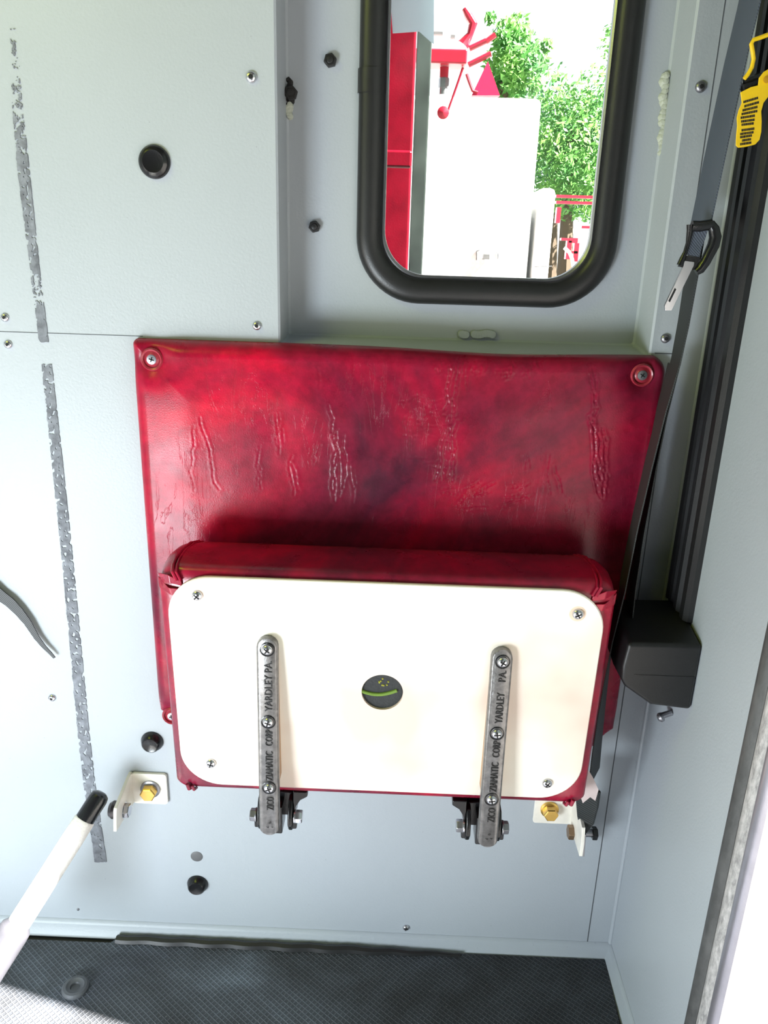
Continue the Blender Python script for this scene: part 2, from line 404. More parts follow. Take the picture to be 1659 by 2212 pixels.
# ================================================================== WINDOW
win = bpy.data.objects.new('window_1', None); COL.objects.link(win); win.location = (0.08, RY, GZ0); win['_o'] = (0.08, RY, GZ0); win['kind'] = 'structure'
b = MB(); loops = []
gx0, gx1 = -0.0492, 0.2083; n_ = 14
for k in range(n_):
    a = math.pi*k/(n_-1); d = 0.0128*(1-math.cos(a)); h = 0.0125*max(0.0, math.sin(a))**0.75
    loops.append(rrect(gx0+d, gx1-d, GZ0+d, GZ1-d, 0.064-d*0.9, RY-h, 14))
b.loft(loops, False, False); b.build('rubber_gasket', M['blackrub'], parent=win)
b = MB(); loops = []
for d, h in ((0.0245, 0.004), (0.0262, 0.0055), (0.028, 0.004), (0.0284, 0.0)):
    loops.append(rrect(gx0+d, gx1-d, GZ0+d, GZ1-d, 0.064-0.0245*0.9, RY-h, 14))
b.loft(loops, False, False); b.build('filler_strip', M['steel'], parent=win)
p = W(803, 200, RY-0.006); b = MB()
b.loft([[V(p.x+0.0136*math.cos(t), RY-0.0132*math.sin(t)**0.8*1.02, p.z+dz) for t in np.linspace(0.01, math.pi-0.01, 14)] for dz in (-0.0005, 0.0, 0.02)], False, False, closed=False)
b.build('gasket_splice', M['blackrub'], parent=win)
b = MB(); b.prism(rrect(gx0+0.018, gx1-0.018, GZ0+0.018, GZ1-0.018, 0.04, RY+0.001, 10), (0, 0.004, 0)); b.build('glass_pane', M['glass'], parent=win, smooth=False)

# ================================================================== OUTSIDE
sx = W(903, 0, 0.16).x
b = MB(); b.box((sx-0.16, 0.175, 0.95), (0.32, 0.012, 1.5)); b.box((sx-0.16, 0.157, 0.945), (0.32, 0.006, 0.018))
tag(b.build('body_panel', M['redpaint'], bevel=0.004), 'deep red vehicle body panel close outside the left of the window', 'body panel')
sx0 = W(904, 0, 0.12).x; sx1 = W(937, 0, 0.12).x
b = MB(); b.box(((sx0+sx1)/2, 0.12, 0.95), (sx1-sx0, 0.006, 1.5))
tag(b.build('window_post', simple('green_grey_post', (168, 182, 174), 0.35, 0.1, var=0.45, nscale=200), bevel=0.002), 'narrow grey green post between red panel and bright white vehicle', 'post')
b = MB(); pts = [(840, -60), (938, -60), (937, 95), (930, 90), (905, 68), (848, 72)]
b.prism([W(x, y, RY+0.0085) for x, y in pts], (0, 0.0006, 0)); tag(b.build('tape_patch', M['tape'], smooth=False), 'translucent grey tape on the top left of the window glass', 'tape')

YT = 4.0
def wp(x, y, Y=YT): return W(x, y, Y)
b = MB(); a_ = wp(930, 205); c_ = wp(1172, 205)
b.box(((a_.x-1.5+c_.x)/2, YT+1.0, (a_.z-1.0)/2), (c_.x-a_.x+1.5, 2.0, a_.z+1.0))
trk = b.build('white_vehicle', M['whitepaint'], bevel=0.03); tag(trk, 'large white vehicle outside, blown out by the sun', 'vehicle')
b = MB(); d0 = wp(1165, 405); d1 = wp(1203, 405); b.box(((d0.x+d1.x)/2, YT+0.9, (d0.z-1)/2), (d1.x-d0.x, 1.8, d0.z+1)); b.build('side_cabinet', M['whitepaint'], parent=trk, bevel=0.03)
b = MB(); q = wp(1050, 555, YT-0.03)
b.box(q, (0.035, 0.05, 0.03)); b.build('door_latch', M['insul'], parent=trk)
b = MB(); b.tube([wp(1030, 562, YT-0.004), wp(1030, 542, YT-0.004), wp(1036, 540, YT-0.004)], 0.004, 6); b.build('latch_rim', M['insul'], parent=trk)
b = MB(); b.tube([wp(1072, 545, YT-0.004), wp(1076, 548, YT-0.004), wp(1075, 560, YT-0.004)], 0.003, 6); b.build('latch_rim', M['insul'], parent=trk)
b = MB(); b.tube([wp(1155, 576, YT-0.003), wp(1192, 575, YT-0.003)], 0.0025, 6); b.build('door_seam', M['insul'], parent=trk)
# crane
YC = 3.5
cr_ = thing('lifting_boom', wp(975, 150, YC), 'red machine boom with hydraulic fittings above the white vehicle', 'machine')
b = MB(); q = wp(940, 112, YC); s_ = wp(1006, 145, YC); xm = wp(868, 112, YC).x; b.box(((xm+s_.x)/2, YC, (q.z+s_.z)/2), (s_.x-xm, 0.14, q.z-s_.z)); b.build('boom_head', M['redsun'], parent=cr_, bevel=0.008)
b = MB(); b.box((xm, YC, (q.z-1.0)/2), (0.1, 0.1, q.z+1.0)); b.build('mast', M['redsun'], parent=cr_)
b = MB(); b.tube([wp(960, 145, YC), wp(959, 168, YC)], 0.022, 12); b.build('ram_sleeve', M['redsun'], parent=cr_)
b = MB(); q = wp(958, 190, YC); b.hexa(q, (0, 0, 1), 0.026, 0.045); b.lathe([(0.02, -0.03), (0.02, 0)], q, (0, 0, 1)); b.build('ram_nut', M['steel'], parent=cr_)
b = MB(); b.tube([wp(1003, 18, YC), wp(1012, 34, YC), wp(1022, 52, YC), wp(1015, 75, YC), wp(1000, 98, YC)], [0.012, 0.02, 0.022, 0.016, 0.03], 10); b.build('hooked_arm', M['redsun'], parent=cr_)
for (x0, y0, x1, y1) in ((1014, 105, 1050, 88), (1012, 140, 1060, 116), (1050, 90, 1070, 75)):
    b = MB(); b.tube([wp(x0, y0, YC), wp(x1, y1, YC)], 0.013, 8); b.build('link_bar', M['redsun'], parent=cr_)
b = MB(); b.tube([wp(1000, 146, YC), wp(985, 190, YC), wp(968, 238, YC)], 0.006, 6); b.build('hose', M['redsun'], parent=cr_)
b = MB(); b.lathe([(0.0, -0.02), (0.028, -0.01), (0.03, 0.01), (0.0, 0.022)], wp(957, 244, YC), (0, -1, 0), 14); b.build('hook_block', M['redsun'], parent=cr_)
b = MB(); b.tube([wp(1008, 160, YC), wp(1014, 178, YC), wp(1021, 196, YC), wp(1032, 200, YC)], 0.008, 8); b.build('hose', M['redsun'], parent=cr_)
b = MB(); b.prism([wp(1054, 132, YC), wp(1019, 206, YC), wp(1080, 206, YC)], (0, 0.05, 0)); b.build('gusset_plate', simple('pink_red_paint', (170, 20, 66), 0.4), parent=cr_)
b = MB(); q = wp(945, 73, YC); b.box(q, (0.05, 0.03, 0.012)); b.build('dark_fitting', M['insul'], parent=cr_)
b = MB(); b.box(wp(978, 80, YC), (0.02, 0.03, 0.012)); b.build('dark_fitting', M['insul'], parent=cr_)
# red truck to the right
YR = 4.6
rt = thing('red_trailer', wp(1240, 500, YR), 'red rails and frame of a trailer right of the white vehicle', 'trailer')
for yy in (424, 437):
    b = MB(); q = wp(1200, yy, YR); b.box((q.x+0.5, YR, q.z), (1.0, 0.05, 0.016)); b.build('rail', M['redsun'], parent=rt)
b = MB(); b.box((q.x+0.97, YR, (q.z-1)/2), (0.06, 0.05, q.z+1)); b.build('end_post', M['redsun'], parent=rt)
for (x0, x1, y0, y1) in ((1202, 1208, 448, 482), (1211, 1228, 514, 520), (1228, 1246, 514, 525), (1224, 1230, 520, 560), (1240, 1246, 525, 565), (1226, 1246, 542, 548), (1255, 1280, 488, 494)):
    a_ = wp(x0, y0, YR); c_ = wp(x1, y1, YR); b = MB(); b.box(((a_.x+c_.x)/2, YR, (a_.z+c_.z)/2), (c_.x-a_.x, 0.05, a_.z-c_.z)); b.build('frame_member', M['redsun'], parent=rt)
b = MB(); b.tube([wp(1219, 535, YR-0.05), wp(1230, 545, YR-0.05), wp(1236, 560, YR-0.05), wp(1238, 575, YR-0.05)], 0.012, 8); b.build('wheel_arch', M['insul'], parent=rt)
# trees
def tree(cx, cy, cz, blobs, n, mat, label, leaf=0.05):
    t = thing('tree', (cx, cy, -1.0), label, 'tree', None)
    b = MB(); b.tube([V(cx, cy, -1.0), V(cx+0.1, cy, 0.6), V(cx, cy, cz)], [0.14, 0.1, 0.05], 8); b.build('trunk', M['bark'], parent=t)
    b = MB(); g = random.Random(int(cx*100)+3)
    tot = sum(q[3]**3 for q in blobs)
    for (x, y, z, r) in blobs:
        for _ in range(int(n*r**3/tot)+40):
            d = V(g.gauss(0, 1), g.gauss(0, 1), g.gauss(0, 1)).normalized()*r*(0.35+0.65*g.random()**0.5)
            c = V(x, y, z)+d; u = V(g.gauss(0, 1), g.gauss(0, 1), g.gauss(0, 1)).normalized(); v = u.orthogonal().normalized(); s_ = leaf*(0.6+g.random()*0.8)
            b.add([c-u*s_, c+v*s_*0.55, c+u*s_, c-v*s_*0.55], [(0, 1, 2, 3)])
    b.build('foliage', mat, parent=t, smooth=False)
    return t
YTr = 9.0
def bl(lst, Y=9.0): return [(*wp(x, y, Y+0.3*math.sin(i*2.1)), r*(Y+.765)/9.765) for i, (x, y, r) in enumerate(lst)]
tree(wp(1100, 0, 7.6).x, 7.6, wp(0, 150, 7.6).z, bl([(1090, 75, .16), (1120, 55, .14), (1060, 40, .06), (1115, 110, .26), (1080, 140, .2), (1130, 150, .28), (1100, 180, .2), (1150, 120, .15), (1180, 100, .07), (1080, 190, .15)], 7.6), 2200, M['leafA'], 'green leafy tree just beyond the red boom outside', 0.034)
tree(wp(1260, 0, 9.4).x, 9.4, wp(0, 250, 9.4).z, bl([(1190, 200, .3), (1220, 260, .4), (1250, 330, .5), (1185, 300, .35), (1200, 370, .45), (1290, 200, .3), (1310, 250, .35), (1300, 330, .5), (1280, 390, .45), (1320, 100, .15), (1330, 60, .12), (1240, 400, .4), (1290, 280, .3)], 9.4), 8000, M['leafA'], 'bushy green tree behind the red trailer at window right edge', 0.034)
tree(wp(1230, 0, 12.0).x, 12.0, wp(0, 300, 12.0).z, bl([(1190, 240, .3), (1185, 320, .3), (1240, 380, .4), (1300, 400, .4), (1260, 230, .2)], 12.0), 2200, M['leafB'], 'darker green tree deep behind the bushy green tree')

# ================================================================== BACKREST PAD
BX0, BX1, BZ1, BZ0 = -0.2632, 0.2565, 0.7612, 0.318
def crease_lines():
    g = random.Random(5); L = []
    spec = [(430, 900, 1050, 2, .3), (560, 960, 1060, 2, .3), (610, 900, 990, 3, .3), (640, 990, 1070, 3, .4), (735, 930, 1085, 4, .6), (725, 860, 940, 1, .6), (760, 1000, 1085, 2, .55), (990, 780, 900, 2, .9), (968, 900, 1050, 4, .7), (945, 1000, 1050, 2, .6),
            (1010, 780, 860, 1, .6), (1130, 960, 1040, 2, .4), (1185, 980, 1060, 2, .5), (1270, 800, 900, 2, .8), (1280, 900, 1080, 4, 1.1), (1298, 930, 1060, 3, .9), (900, 840, 920, 2, .5), (880, 880, 980, 2, .4), (700, 800, 860, 1, .5)]
    for px, y0, y1, cnt, am in spec:
        for _ in range(cnt):
            x = px+g.gauss(0, 7); y = y0+g.uniform(-10, 25); yend = y1+g.uniform(-25, 10); pts = []; dx = (-0.12 if px in (990, 968, 945) else 0.06)+g.uniform(-0.08, 0.08)
            while y < yend:
                pts.append(W(x, y, -0.02)); x += dx*14+g.gauss(0, 3.2); y += 14
            if len(pts) > 1: L.append((pts, am*g.uniform(0.0002, 0.00042)))
    for _ in range(16):   # shallow scratches fanning out
        x = g.uniform(860, 960); y = g.uniform(860, 1010); a = g.uniform(-0.5, 0.5); L.append(([W(x+math.cos(a)*s_*12, y+math.sin(a)*s_*12+g.gauss(0, 2), -0.02) for s_ in range(5)], 0.00009))
    for _ in range(26):
        x = g.uniform(930, 1180); y = g.uniform(775, 800); L.append(([W(x+g.gauss(0, 2), y+s_*8, -0.02) for s_ in range(3)], 0.0002))
    for _ in range(22):
        x = g.uniform(950, 1130); y = g.uniform(1050, 1100); a = g.uniform(-0.9, 0.2); L.append(([W(x+math.cos(a)*s_*9, y+math.sin(a)*s_*9, -0.02) for s_ in range(4)], 0.00013))
    return L
NU, NV = 620, 520
uu = np.linspace(BX0, BX1, NU); vv = np.linspace(BZ0, BZ1, NV)
X_, Z_ = np.meshgrid(uu, vv)
def edge_dist(X, Z):
    x0 = BX0+0.0; x1 = BX1
    top = BZ1-0.0005-0.004*np.exp(-((X-0.10)/0.09)**2)
    d = np.minimum(np.minimum(X-x0, x1-X), np.minimum(top-Z, Z-BZ0))
    for cx, cz, r, sxn, szn in ((BX0, BZ1, 0.006, 1, -1), (BX1, BZ1, 0.018, -1, -1)):
        ox = cx+sxn*r; oz = cz+szn*r
        ins = ((X-ox)*sxn < 0) & ((Z-oz)*szn < 0)
        d = np.where(ins, np.minimum(d, r-np.hypot(X-ox, Z-oz)), d)
    for cx, sxn in ((BX0, 1), (BX1, -1)):   # clipped lower corners
        d = np.minimum(d, ((X-cx)*sxn+(Z-BZ0)*0.9-0.022)*0.74)
    return d
D_ = edge_dist(X_, Z_)
dd = np.clip(D_, 0, None)
T0 = 0.021
H_ = T0*np.sqrt(np.clip(1-(1-np.minimum(dd/0.015, 1))**2, 0, 1))
sm_ = np.clip(dd/0.06, 0, 1); sm_ = sm_*sm_*(3-2*sm_)
H_ = H_*0.85+0.0035*sm_+0.0006*np.sin(X_*40+1)*np.sin(Z_*34)*sm_
btn = [W(329, 776, -0.014), W(1386, 810, -0.014), W(372, 1545, -0.014), V(0.236, 0, 0.346)]
for q in btn: H_ -= 0.0105*np.exp(-((X_-q.x)**2+(Z_-q.z)**2)/0.016**2)
for pts, dep in crease_lines():
    for a_, c_ in zip(pts[:-1], pts[1:]):
        i0 = max(0, int((min(a_.x, c_.x)-0.005-BX0)/(BX1-BX0)*NU)); i1 = min(NU, int((max(a_.x, c_.x)+0.005-BX0)/(BX1-BX0)*NU)+1)
        j0 = max(0, int((min(a_.z, c_.z)-0.005-BZ0)/(BZ1-BZ0)*NV)); j1 = min(NV, int((max(a_.z, c_.z)+0.005-BZ0)/(BZ1-BZ0)*NV)+1)
        if i1 <= i0 or j1 <= j0: continue
        xs = X_[j0:j1, i0:i1]; zs = Z_[j0:j1, i0:i1]; ex = c_.x-a_.x; ez = c_.z-a_.z; L2 = ex*ex+ez*ez+1e-12
        t = np.clip(((xs-a_.x)*ex+(zs-a_.z)*ez)/L2, 0, 1); ds = np.hypot(xs-a_.x-t*ex, zs-a_.z-t*ez)
        H_[j0:j1, i0:i1] += -dep*np.exp(-(ds/0.0009)**2)+dep*0.55*np.exp(-((ds-0.0022)/0.0014)**2)
H_ = np.maximum(H_, 0.0)
# pull outside vertices onto the outline
inside = D_ > 0
b = MB(); vs = np.stack([X_, -H_-0.0035, Z_], -1)
vs[..., 1] = np.where(inside, vs[..., 1], -0.0002)
vs = vs.reshape(-1, 3); fs = []
ins = inside
for j in range(NV-1):
    for i in range(NU-1):
        if ins[j, i] or ins[j, i+1] or ins[j+1, i] or ins[j+1, i+1]:
            fs.append((j*NU+i, j*NU+i+1, (j+1)*NU+i+1, (j+1)*NU+i))
# snap the ring just outside to the outline so it stays smooth
g1z, g1x = np.gradient(D_, vv, uu); Df = D_.reshape(-1); gx = g1x.reshape(-1); gz = g1z.reshape(-1); m_ = (Df <= 0) & (Df > -0.003)
vs[m_, 0] -= (Df*gx)[m_]; vs[m_, 2] -= (Df*gz)[m_]
used = sorted({i for f in fs for i in f}); rm = {k: i for i, k in enumerate(used)}
b.add([tuple(vs[k]) for k in used], [tuple(rm[i] for i in f) for f in fs])
back = b.build('backrest_pad', M['leather'], ang=80)
tag(back, 'padded dark red vinyl backrest screwed to the wall under the window', 'backrest')
def cross(b, c, nrm, r, mi=1):
    nrm = Vector(nrm).normalized(); u = nrm.orthogonal().normalized(); v = nrm.cross(u); R3 = Matrix((u, v, nrm)).transposed()
    a = rnd.uniform(0, 1.5); R3 = R3 @ Matrix.Rotation(a, 3, 'Z'); k = b.k; b.k = mi
    b.box(c, (r*1.5, r*0.32, r*0.12), R3); b.box(c, (r*0.32, r*1.5, r*0.12), R3); b.k = k
def pan_screw(b, c, nrm, r, cr=True, hexs=False):
    nrm = Vector(nrm).normalized(); c = Vector(c); k = b.k
    b.lathe([(r, -0.001), (r, r*0.12), (r*0.93, r*0.38), (r*0.7, r*0.6), (r*0.42, r*0.7), (0, r*0.72)], c, nrm, 20)
    if cr: cross(b, c+nrm*r*0.7, nrm, r*0.8)
    if hexs: b.k = 1; b.hexa(c+nrm*r*0.58, nrm, r*0.42, r*0.16); b.k = k
for q in btn[:3]:
    yb = -0.0135
    b = MB(); c = V(q.x, yb, q.z)
    b.lathe([(0.0108, 0.0), (0.0112, 0.0022), (0.0098, 0.004), (0.0085, 0.0032), (0.0078, 0.0012), (0.006, 0.0022), (0.0052, 0.003), (0, 0.003)], c, (0, -1, 0), 36)
    bt = b.build('finish_washer', M['redplast'], parent=back)
    b = MB(); b.lathe([(0.0048, 0), (0.0046, 0.0006), (0.0, 0.0012)], c+V(0, -0.003, 0), (0, -1, 0), 20); cross(b, c+V(0, -0.0042, 0), (0, -1, 0), 0.0032)
    b.build('screw', [M['steel'], M['dark']], parent=bt)

# ================================================================== FOLDING SEAT
TH = 0.014/0.247
NP = V(0, -1, -TH).normalized(); TP = V(0, -TH, 1).normalized()       # plate normal and its upward direction
P0 = W(830, 1258, -0.122)
def PL(px, py, off=0.0):
    d = Vector(ray(px, py)); p = P0+NP*off; t = (p-Vector(CAM)).dot(NP)/d.dot(NP); return Vector(CAM)+d*t
def loc(p):  # plate coordinates
    q = Vector(p)-P0; return q.x, q.dot(TP), q.dot(NP)
def fp(x, t, n=0.0): return V(P0.x+x, P0.y, P0.z)+TP*t+NP*n
seat = thing('folding_jump_seat', (0, -0.05, 0.22), 'folded up red vinyl jump seat with pale metal underside plate and two black hinge arms', 'seat')
cx0 = loc(PL(348, 1300))[0]-0.0035; cx1 = loc(PL(1324, 1330))[0]+0.003; ct1 = loc(PL(830, 1247))[1]+0.001; ct0 = loc(PL(830, 1712))[1]-0.0075
px0 = loc(PL(366, 1330))[0]; px1 = loc(PL(1303, 1350))[0]; pt1 = 0.0; pt0 = loc(PL(830, 1706))[1]
# cushion: stack of rounded rectangles through its thickness, puffed
def rr2(x0, x1, t0, t1, r, n, k=10, rb=None):
    out = []; rb = r if rb is None else rb
    for cx, ct, a0, q in ((x1-r, t1-r, 0, r), (x0+r, t1-r, 90, r), (x0+rb, t0+rb, 180, rb), (x1-rb, t0+rb, 270, rb)):
        for i in range(k+1):
            a = math.radians(a0+90*i/k); out.append((cx+q*math.cos(a), ct+q*math.sin(a), n))
        nxt = {0: (x0+r, t1), 90: (x0, t0+rb), 180: (x1-rb, t0), 270: (x1, t1-r)}[a0]; last = out[-1]
        for i in range(1, 16): f = i/16; out.append((last[0]+(nxt[0]-last[0])*f, last[1]+(nxt[1]-last[1])*f, n))
    return out
b = MB(); loops = []; TC = 0.078
prof = [(0.030, -0.0005, .03), (0.012, -0.0012, .03), (0.004, -0.0035, .026), (0.0008, -0.008, .022), (0.0, -0.014, .02), (-0.0015, -0.026, .02), (-0.002, -0.04, .02), (-0.001, -0.055, .022), (0.002, -0.066, .024), (0.008, -0.074, .03), (0.02, -TC, .035), (0.06, -TC-0.003, .05)]
for ins_, nn, r in prof:
    L = rr2(cx0+ins_, cx1-ins_, ct0+ins_*0.6, ct1-ins_, r, nn, 10, r*0.42)
    if nn < -0.02: L = [(x, t+(0.0 if t > (ct0+ct1)/2 else 0.0), n) for x, t, n in L]
    loops.append([fp(*q) for q in L])
b.loft(loops); cush = b.build('cushion', M['leather2'], parent=seat, ang=180)
# corner seams and pleats
def seampath(x, s):
    return [fp(x+s*0.004, ct1-0.012, 0.0004), fp(x, ct1-0.004, -0.001), fp(x-s*0.001, ct1-0.0005, -0.008), fp(x-s*0.0015, ct1+0.0008, -0.018), fp(x-s*0.0005, ct1+0.0012, -0.035), fp(x+s*0.003, ct1+0.0008, -0.055), fp(x+s*0.008, ct1-0.003, -0.068)]
for x, s in ((cx0+0.016, 1), (cx1-0.017, -1)):
    b = MB(); b.tube(seampath(x, s), 0.0017, 8); b.tube([q+V(s*0.0035, 0, 0) for q in seampath(x, s)], 0.0012, 8); b.build('corner_seam', M['leather2'], parent=cush)
for (x, t, s, v) in ((cx0, ct1, 1, -1), (cx1, ct1, -1, -1), (cx0, ct0, 1, 1), (cx1, ct0, -1, 1)):
    b = MB()   # folded vinyl ears tucked under the plate corner
    e = V(0, 0, 0)
    def q_(a, c, n): return fp(x+s*a, t+v*c, n)
    if v < 0:
        b.loft([[q_(-0.0015, 0.013, -0.012), q_(0.001, 0.022, -0.004), q_(-0.0005, 0.018, -0.014)], [q_(0.012, 0.019, 0.0015), q_(0.014, 0.028, 0.001), q_(0.012, 0.022, -0.004)], [q_(0.026, 0.020, 0.0008), q_(0.026, 0.026, 0.0008), q_(0.026, 0.022, -0.002)]])
        b.loft([[q_(-0.001, 0.010, -0.010), q_(0.0, 0.016, -0.012), q_(0.0, 0.013, -0.016)], [q_(0.012, 0.006, 0.0005), q_(0.013, 0.015, 0.0015), q_(0.012, 0.010, -0.004)], [q_(0.024, 0.012, 0.0005), q_(0.025, 0.018, 0.0008), q_(0.024, 0.015, -0.003)]])
    else:
        b.tube([q_(0.016, -0.0015, -0.006), q_(0.0155, 0.003, 0.001), q_(0.014, 0.009, 0.001)], 0.0022, 8); b.tube([q_(0.021, -0.0015, -0.006), q_(0.0205, 0.002, 0.001), q_(0.019, 0.007, 0.001)], 0.0018, 8)
    b.build('tucked_pleat', M['leather2'], parent=cush, bevel=0.0012, seg=3)
# underside plate with its round hole
hx, ht, _ = loc(PL(826, 1492)); hr = 0.0200
rp_ = 0.041
ol = [(x, t) for x, t, _ in rr2(px0, px1, pt0, pt1, rp_, 0, 12)]
N_ = len(ol)
def hole(r, n): return [fp(hx+r*math.cos(math.atan2(t-ht, (x-hx)*0.55)), ht+r*math.sin(math.atan2(t-ht, (x-hx)*0.55)), n) for x, t in ol]
b = MB(); b.loft([[fp(x, t, -0.0005) for x, t in ol], [fp(x, t, 0.0022) for x, t in ol], [fp(x+(0.0008 if x < 0 else -0.0008), t+(0.0008 if t < ht else -0.0008), 0.003) for x, t in ol], hole(hr, 0.003), hole(hr, -0.004)], False, False)
plate = b.build('seat_plate', M['plate'], parent=seat, ang=30)
b = MB(); b.lathe([(hr+0.004, 0), (hr+0.004, 0.001), (0, 0.001)], fp(hx, ht, -0.0009), NP, 32)
core = b.build('hole_lining', M['foam'], parent=plate)
b = MB(); b.tube([fp(hx-0.021+0.042*i/12, ht+0.004-0.008*math.sin(math.pi*(i+2.5)/14), 0.0006) for i in range(11)], 0.0018, 8); b.build('cord', M['green'], parent=core)
b = MB()
for i in range(9): b.lathe([(0.0011, 0), (0.0008, 0.0008), (0, 0.001)], fp(hx+rnd.uniform(-0.004, 0.006), ht+0.009+rnd.uniform(-0.003, 0.005), 0.0001), NP, 6)
b.build('paint_blot', simple('olive_paint', (140, 140, 40), 0.7), parent=core)
def plate_screws(lst, r, mats):
    for px, py in lst:
        b = MB(); pan_screw(b, PL(px, py, 0.003), NP, r); b.build('screw', mats, parent=plate)
plate_screws([(426, 1286), (1248, 1326), (456, 1648), (1182, 1691)], 0.0052, [M['chrome'], M['dark']])
c_ = PL(1248, 1326, 0.003); b = MB(); b.lathe([(0.0078, 0.0), (0.0074, 0.0001), (0, 0.0001)], c_, NP, 24); b.build('rust_stain', simple('rust_tint', (226, 200, 178), 0.6), parent=plate, smooth=False)
# hinge arms
def arm(pt, pb, wpx, words, mark):
    A = PL(*pt, 0.011); B = PL(*pb, 0.032)
    A.x = B.x = (A.x+B.x)/2
    dv = (A-B); L = dv.length; U = dv.normalized(); Nn = U.cross(V(1, 0, 0)); Nn = Nn if Nn.y < 0 else -Nn
    wd = wpx
    def ap(x, t, n=0.0): return V(A.x+x, B.y, B.z)+U*t+Nn*n
    def outl(h, n, rt, rb):
        o = []
        for k in range(9): a = math.pi*k/8; o.append(ap(h*math.cos(a), L-rt+rt*math.sin(a), n))
        for k in range(9): a = math.pi+math.pi*k/8; o.append(ap(h*math.cos(a), rb+rb*math.sin(a), n))
        return o
    h = wd/2
    b = MB(); b.loft([outl(h, -0.009, h, h*0.7), outl(h, -0.0015, h, h*0.7), outl(h-0.0012, -0.0003, h-0.001, h*0.65), outl(h-0.0022, 0.0, h-0.0022, h*0.6)])
    ao = b.build('hinge_arm', M['cast'], parent=seat, ang=50)
    # wedge between arm and plate
    top = L-0.004; bot = L*0.255
    def on(x, t): # drop a point of the arm back onto the plate
        q = ap(x, t, -0.0085); return q - NP*((q-P0).dot(NP)-0.003)
    hw = h-0.0006
    tp = L-h
    b = MB(); b.add([ap(-hw, bot, -0.0085), ap(hw, bot, -0.0085), ap(hw, tp, -0.0085), ap(-hw, tp, -0.0085), on(-hw, bot), on(hw, bot), on(hw, tp), on(-hw, tp)],
          [(0, 1, 2, 3), (4, 7, 6, 5), (0, 4, 5, 1), (1, 5, 6, 2), (2, 6, 7, 3), (3, 7, 4, 0)])
    wg = b.build('wooden_wedge', M['wood'], parent=seat, smooth=False); wg['label'] = 'pale plywood wedge'
    R4 = Matrix((U, -V(1, 0, 0), Nn)).transposed().to_4x4()
    def along(py):  # height along the arm for an image row
        q = PL(pt[0]+(pb[0]-pt[0])*(py-pt[1])/(pb[1]-pt[1]), py, 0.011+0.021*(py-pt[1])/(pb[1]-pt[1])); return (q-B).dot(U)
    for (py) in words['screws']:
        b = MB(); c = ap(0.0005, along(py), 0.0)
        b.k = 2; b.lathe([(0.0072, -0.002), (0.0072, 0.0006), (0.0064, 0.0008), (0.0058, -0.0002)], c, Nn, 24); b.k = 0
        pan_screw(b, c, Nn, 0.0052); b.build('screw', [M['chrome'], M['dark'], M['gloss']], parent=ao)
    for txt, y0, y1, off in words['text']:
        t0 = along(y0); t1 = along(y1); 
        m4 = Matrix.Translation(Vector((0, 0, 0))) @ R4
        tb = text_mb(txt, 0.0105, Matrix.Identity(4), 0.0009)
        mx = max(v.x for v in tb.v); sc = (t1-t0)/mx
        org = ap(off, t0, 0.0003)
        tb.v = [org + U*(v.x*sc) - V(1, 0, 0)*v.y + Nn*v.z for v in tb.v]
        tb.build('cast_lettering', M['letter'], parent=ao, smooth=False)
    b = MB(); t0 = along(mark)
    for k in range(3):
        a = math.radians(90+120*k); c = ap(0.0028*math.cos(a)+0.001, t0+0.0028*math.sin(a), 0.0002)
        b.prism([c+V(0.0013, 0, 0), c+U*0.0022*math.sin(a+0.4)+V(0.0008, 0, 0), c-V(0.0014, 0, 0), c-U*0.0008], Nn*0.0004)
    b.build('foundry_mark', M['letter'], parent=ao, smooth=False)
    # pivot: yoke, cross bolt
    pz = along(pb[1]-62)
    return ao, A.x, ap
M['letter'] = simple('cast_letter', (34, 33, 34), 0.5, 0.2)
arms = []
arms.append(arm((572, 1379), (585, 1804), 0.0196, dict(screws=(1403, 1560, 1702), text=[('ZICO', 1750, 1722, 0.002), ('ZIAMATIC', 1687, 1624, 0.0015), ('CORP', 1612, 1577, 0.0015), ('YARDLEY PA.', 1537, 1428, 0.0015)]), 1783))
arms.append(arm((1094, 1404), (1046, 1830), 0.0196, dict(screws=(1430, 1585, 1727), text=[('ZICO', 1776, 1746, 0.002), ('ZIAMATIC', 1711, 1648, 0.0015), ('CORP', 1637, 1601, 0.0015), ('YARDLEY', 1563, 1497, 0.0015), ('PA.', 1474, 1449, 0.0015)]), 1808))
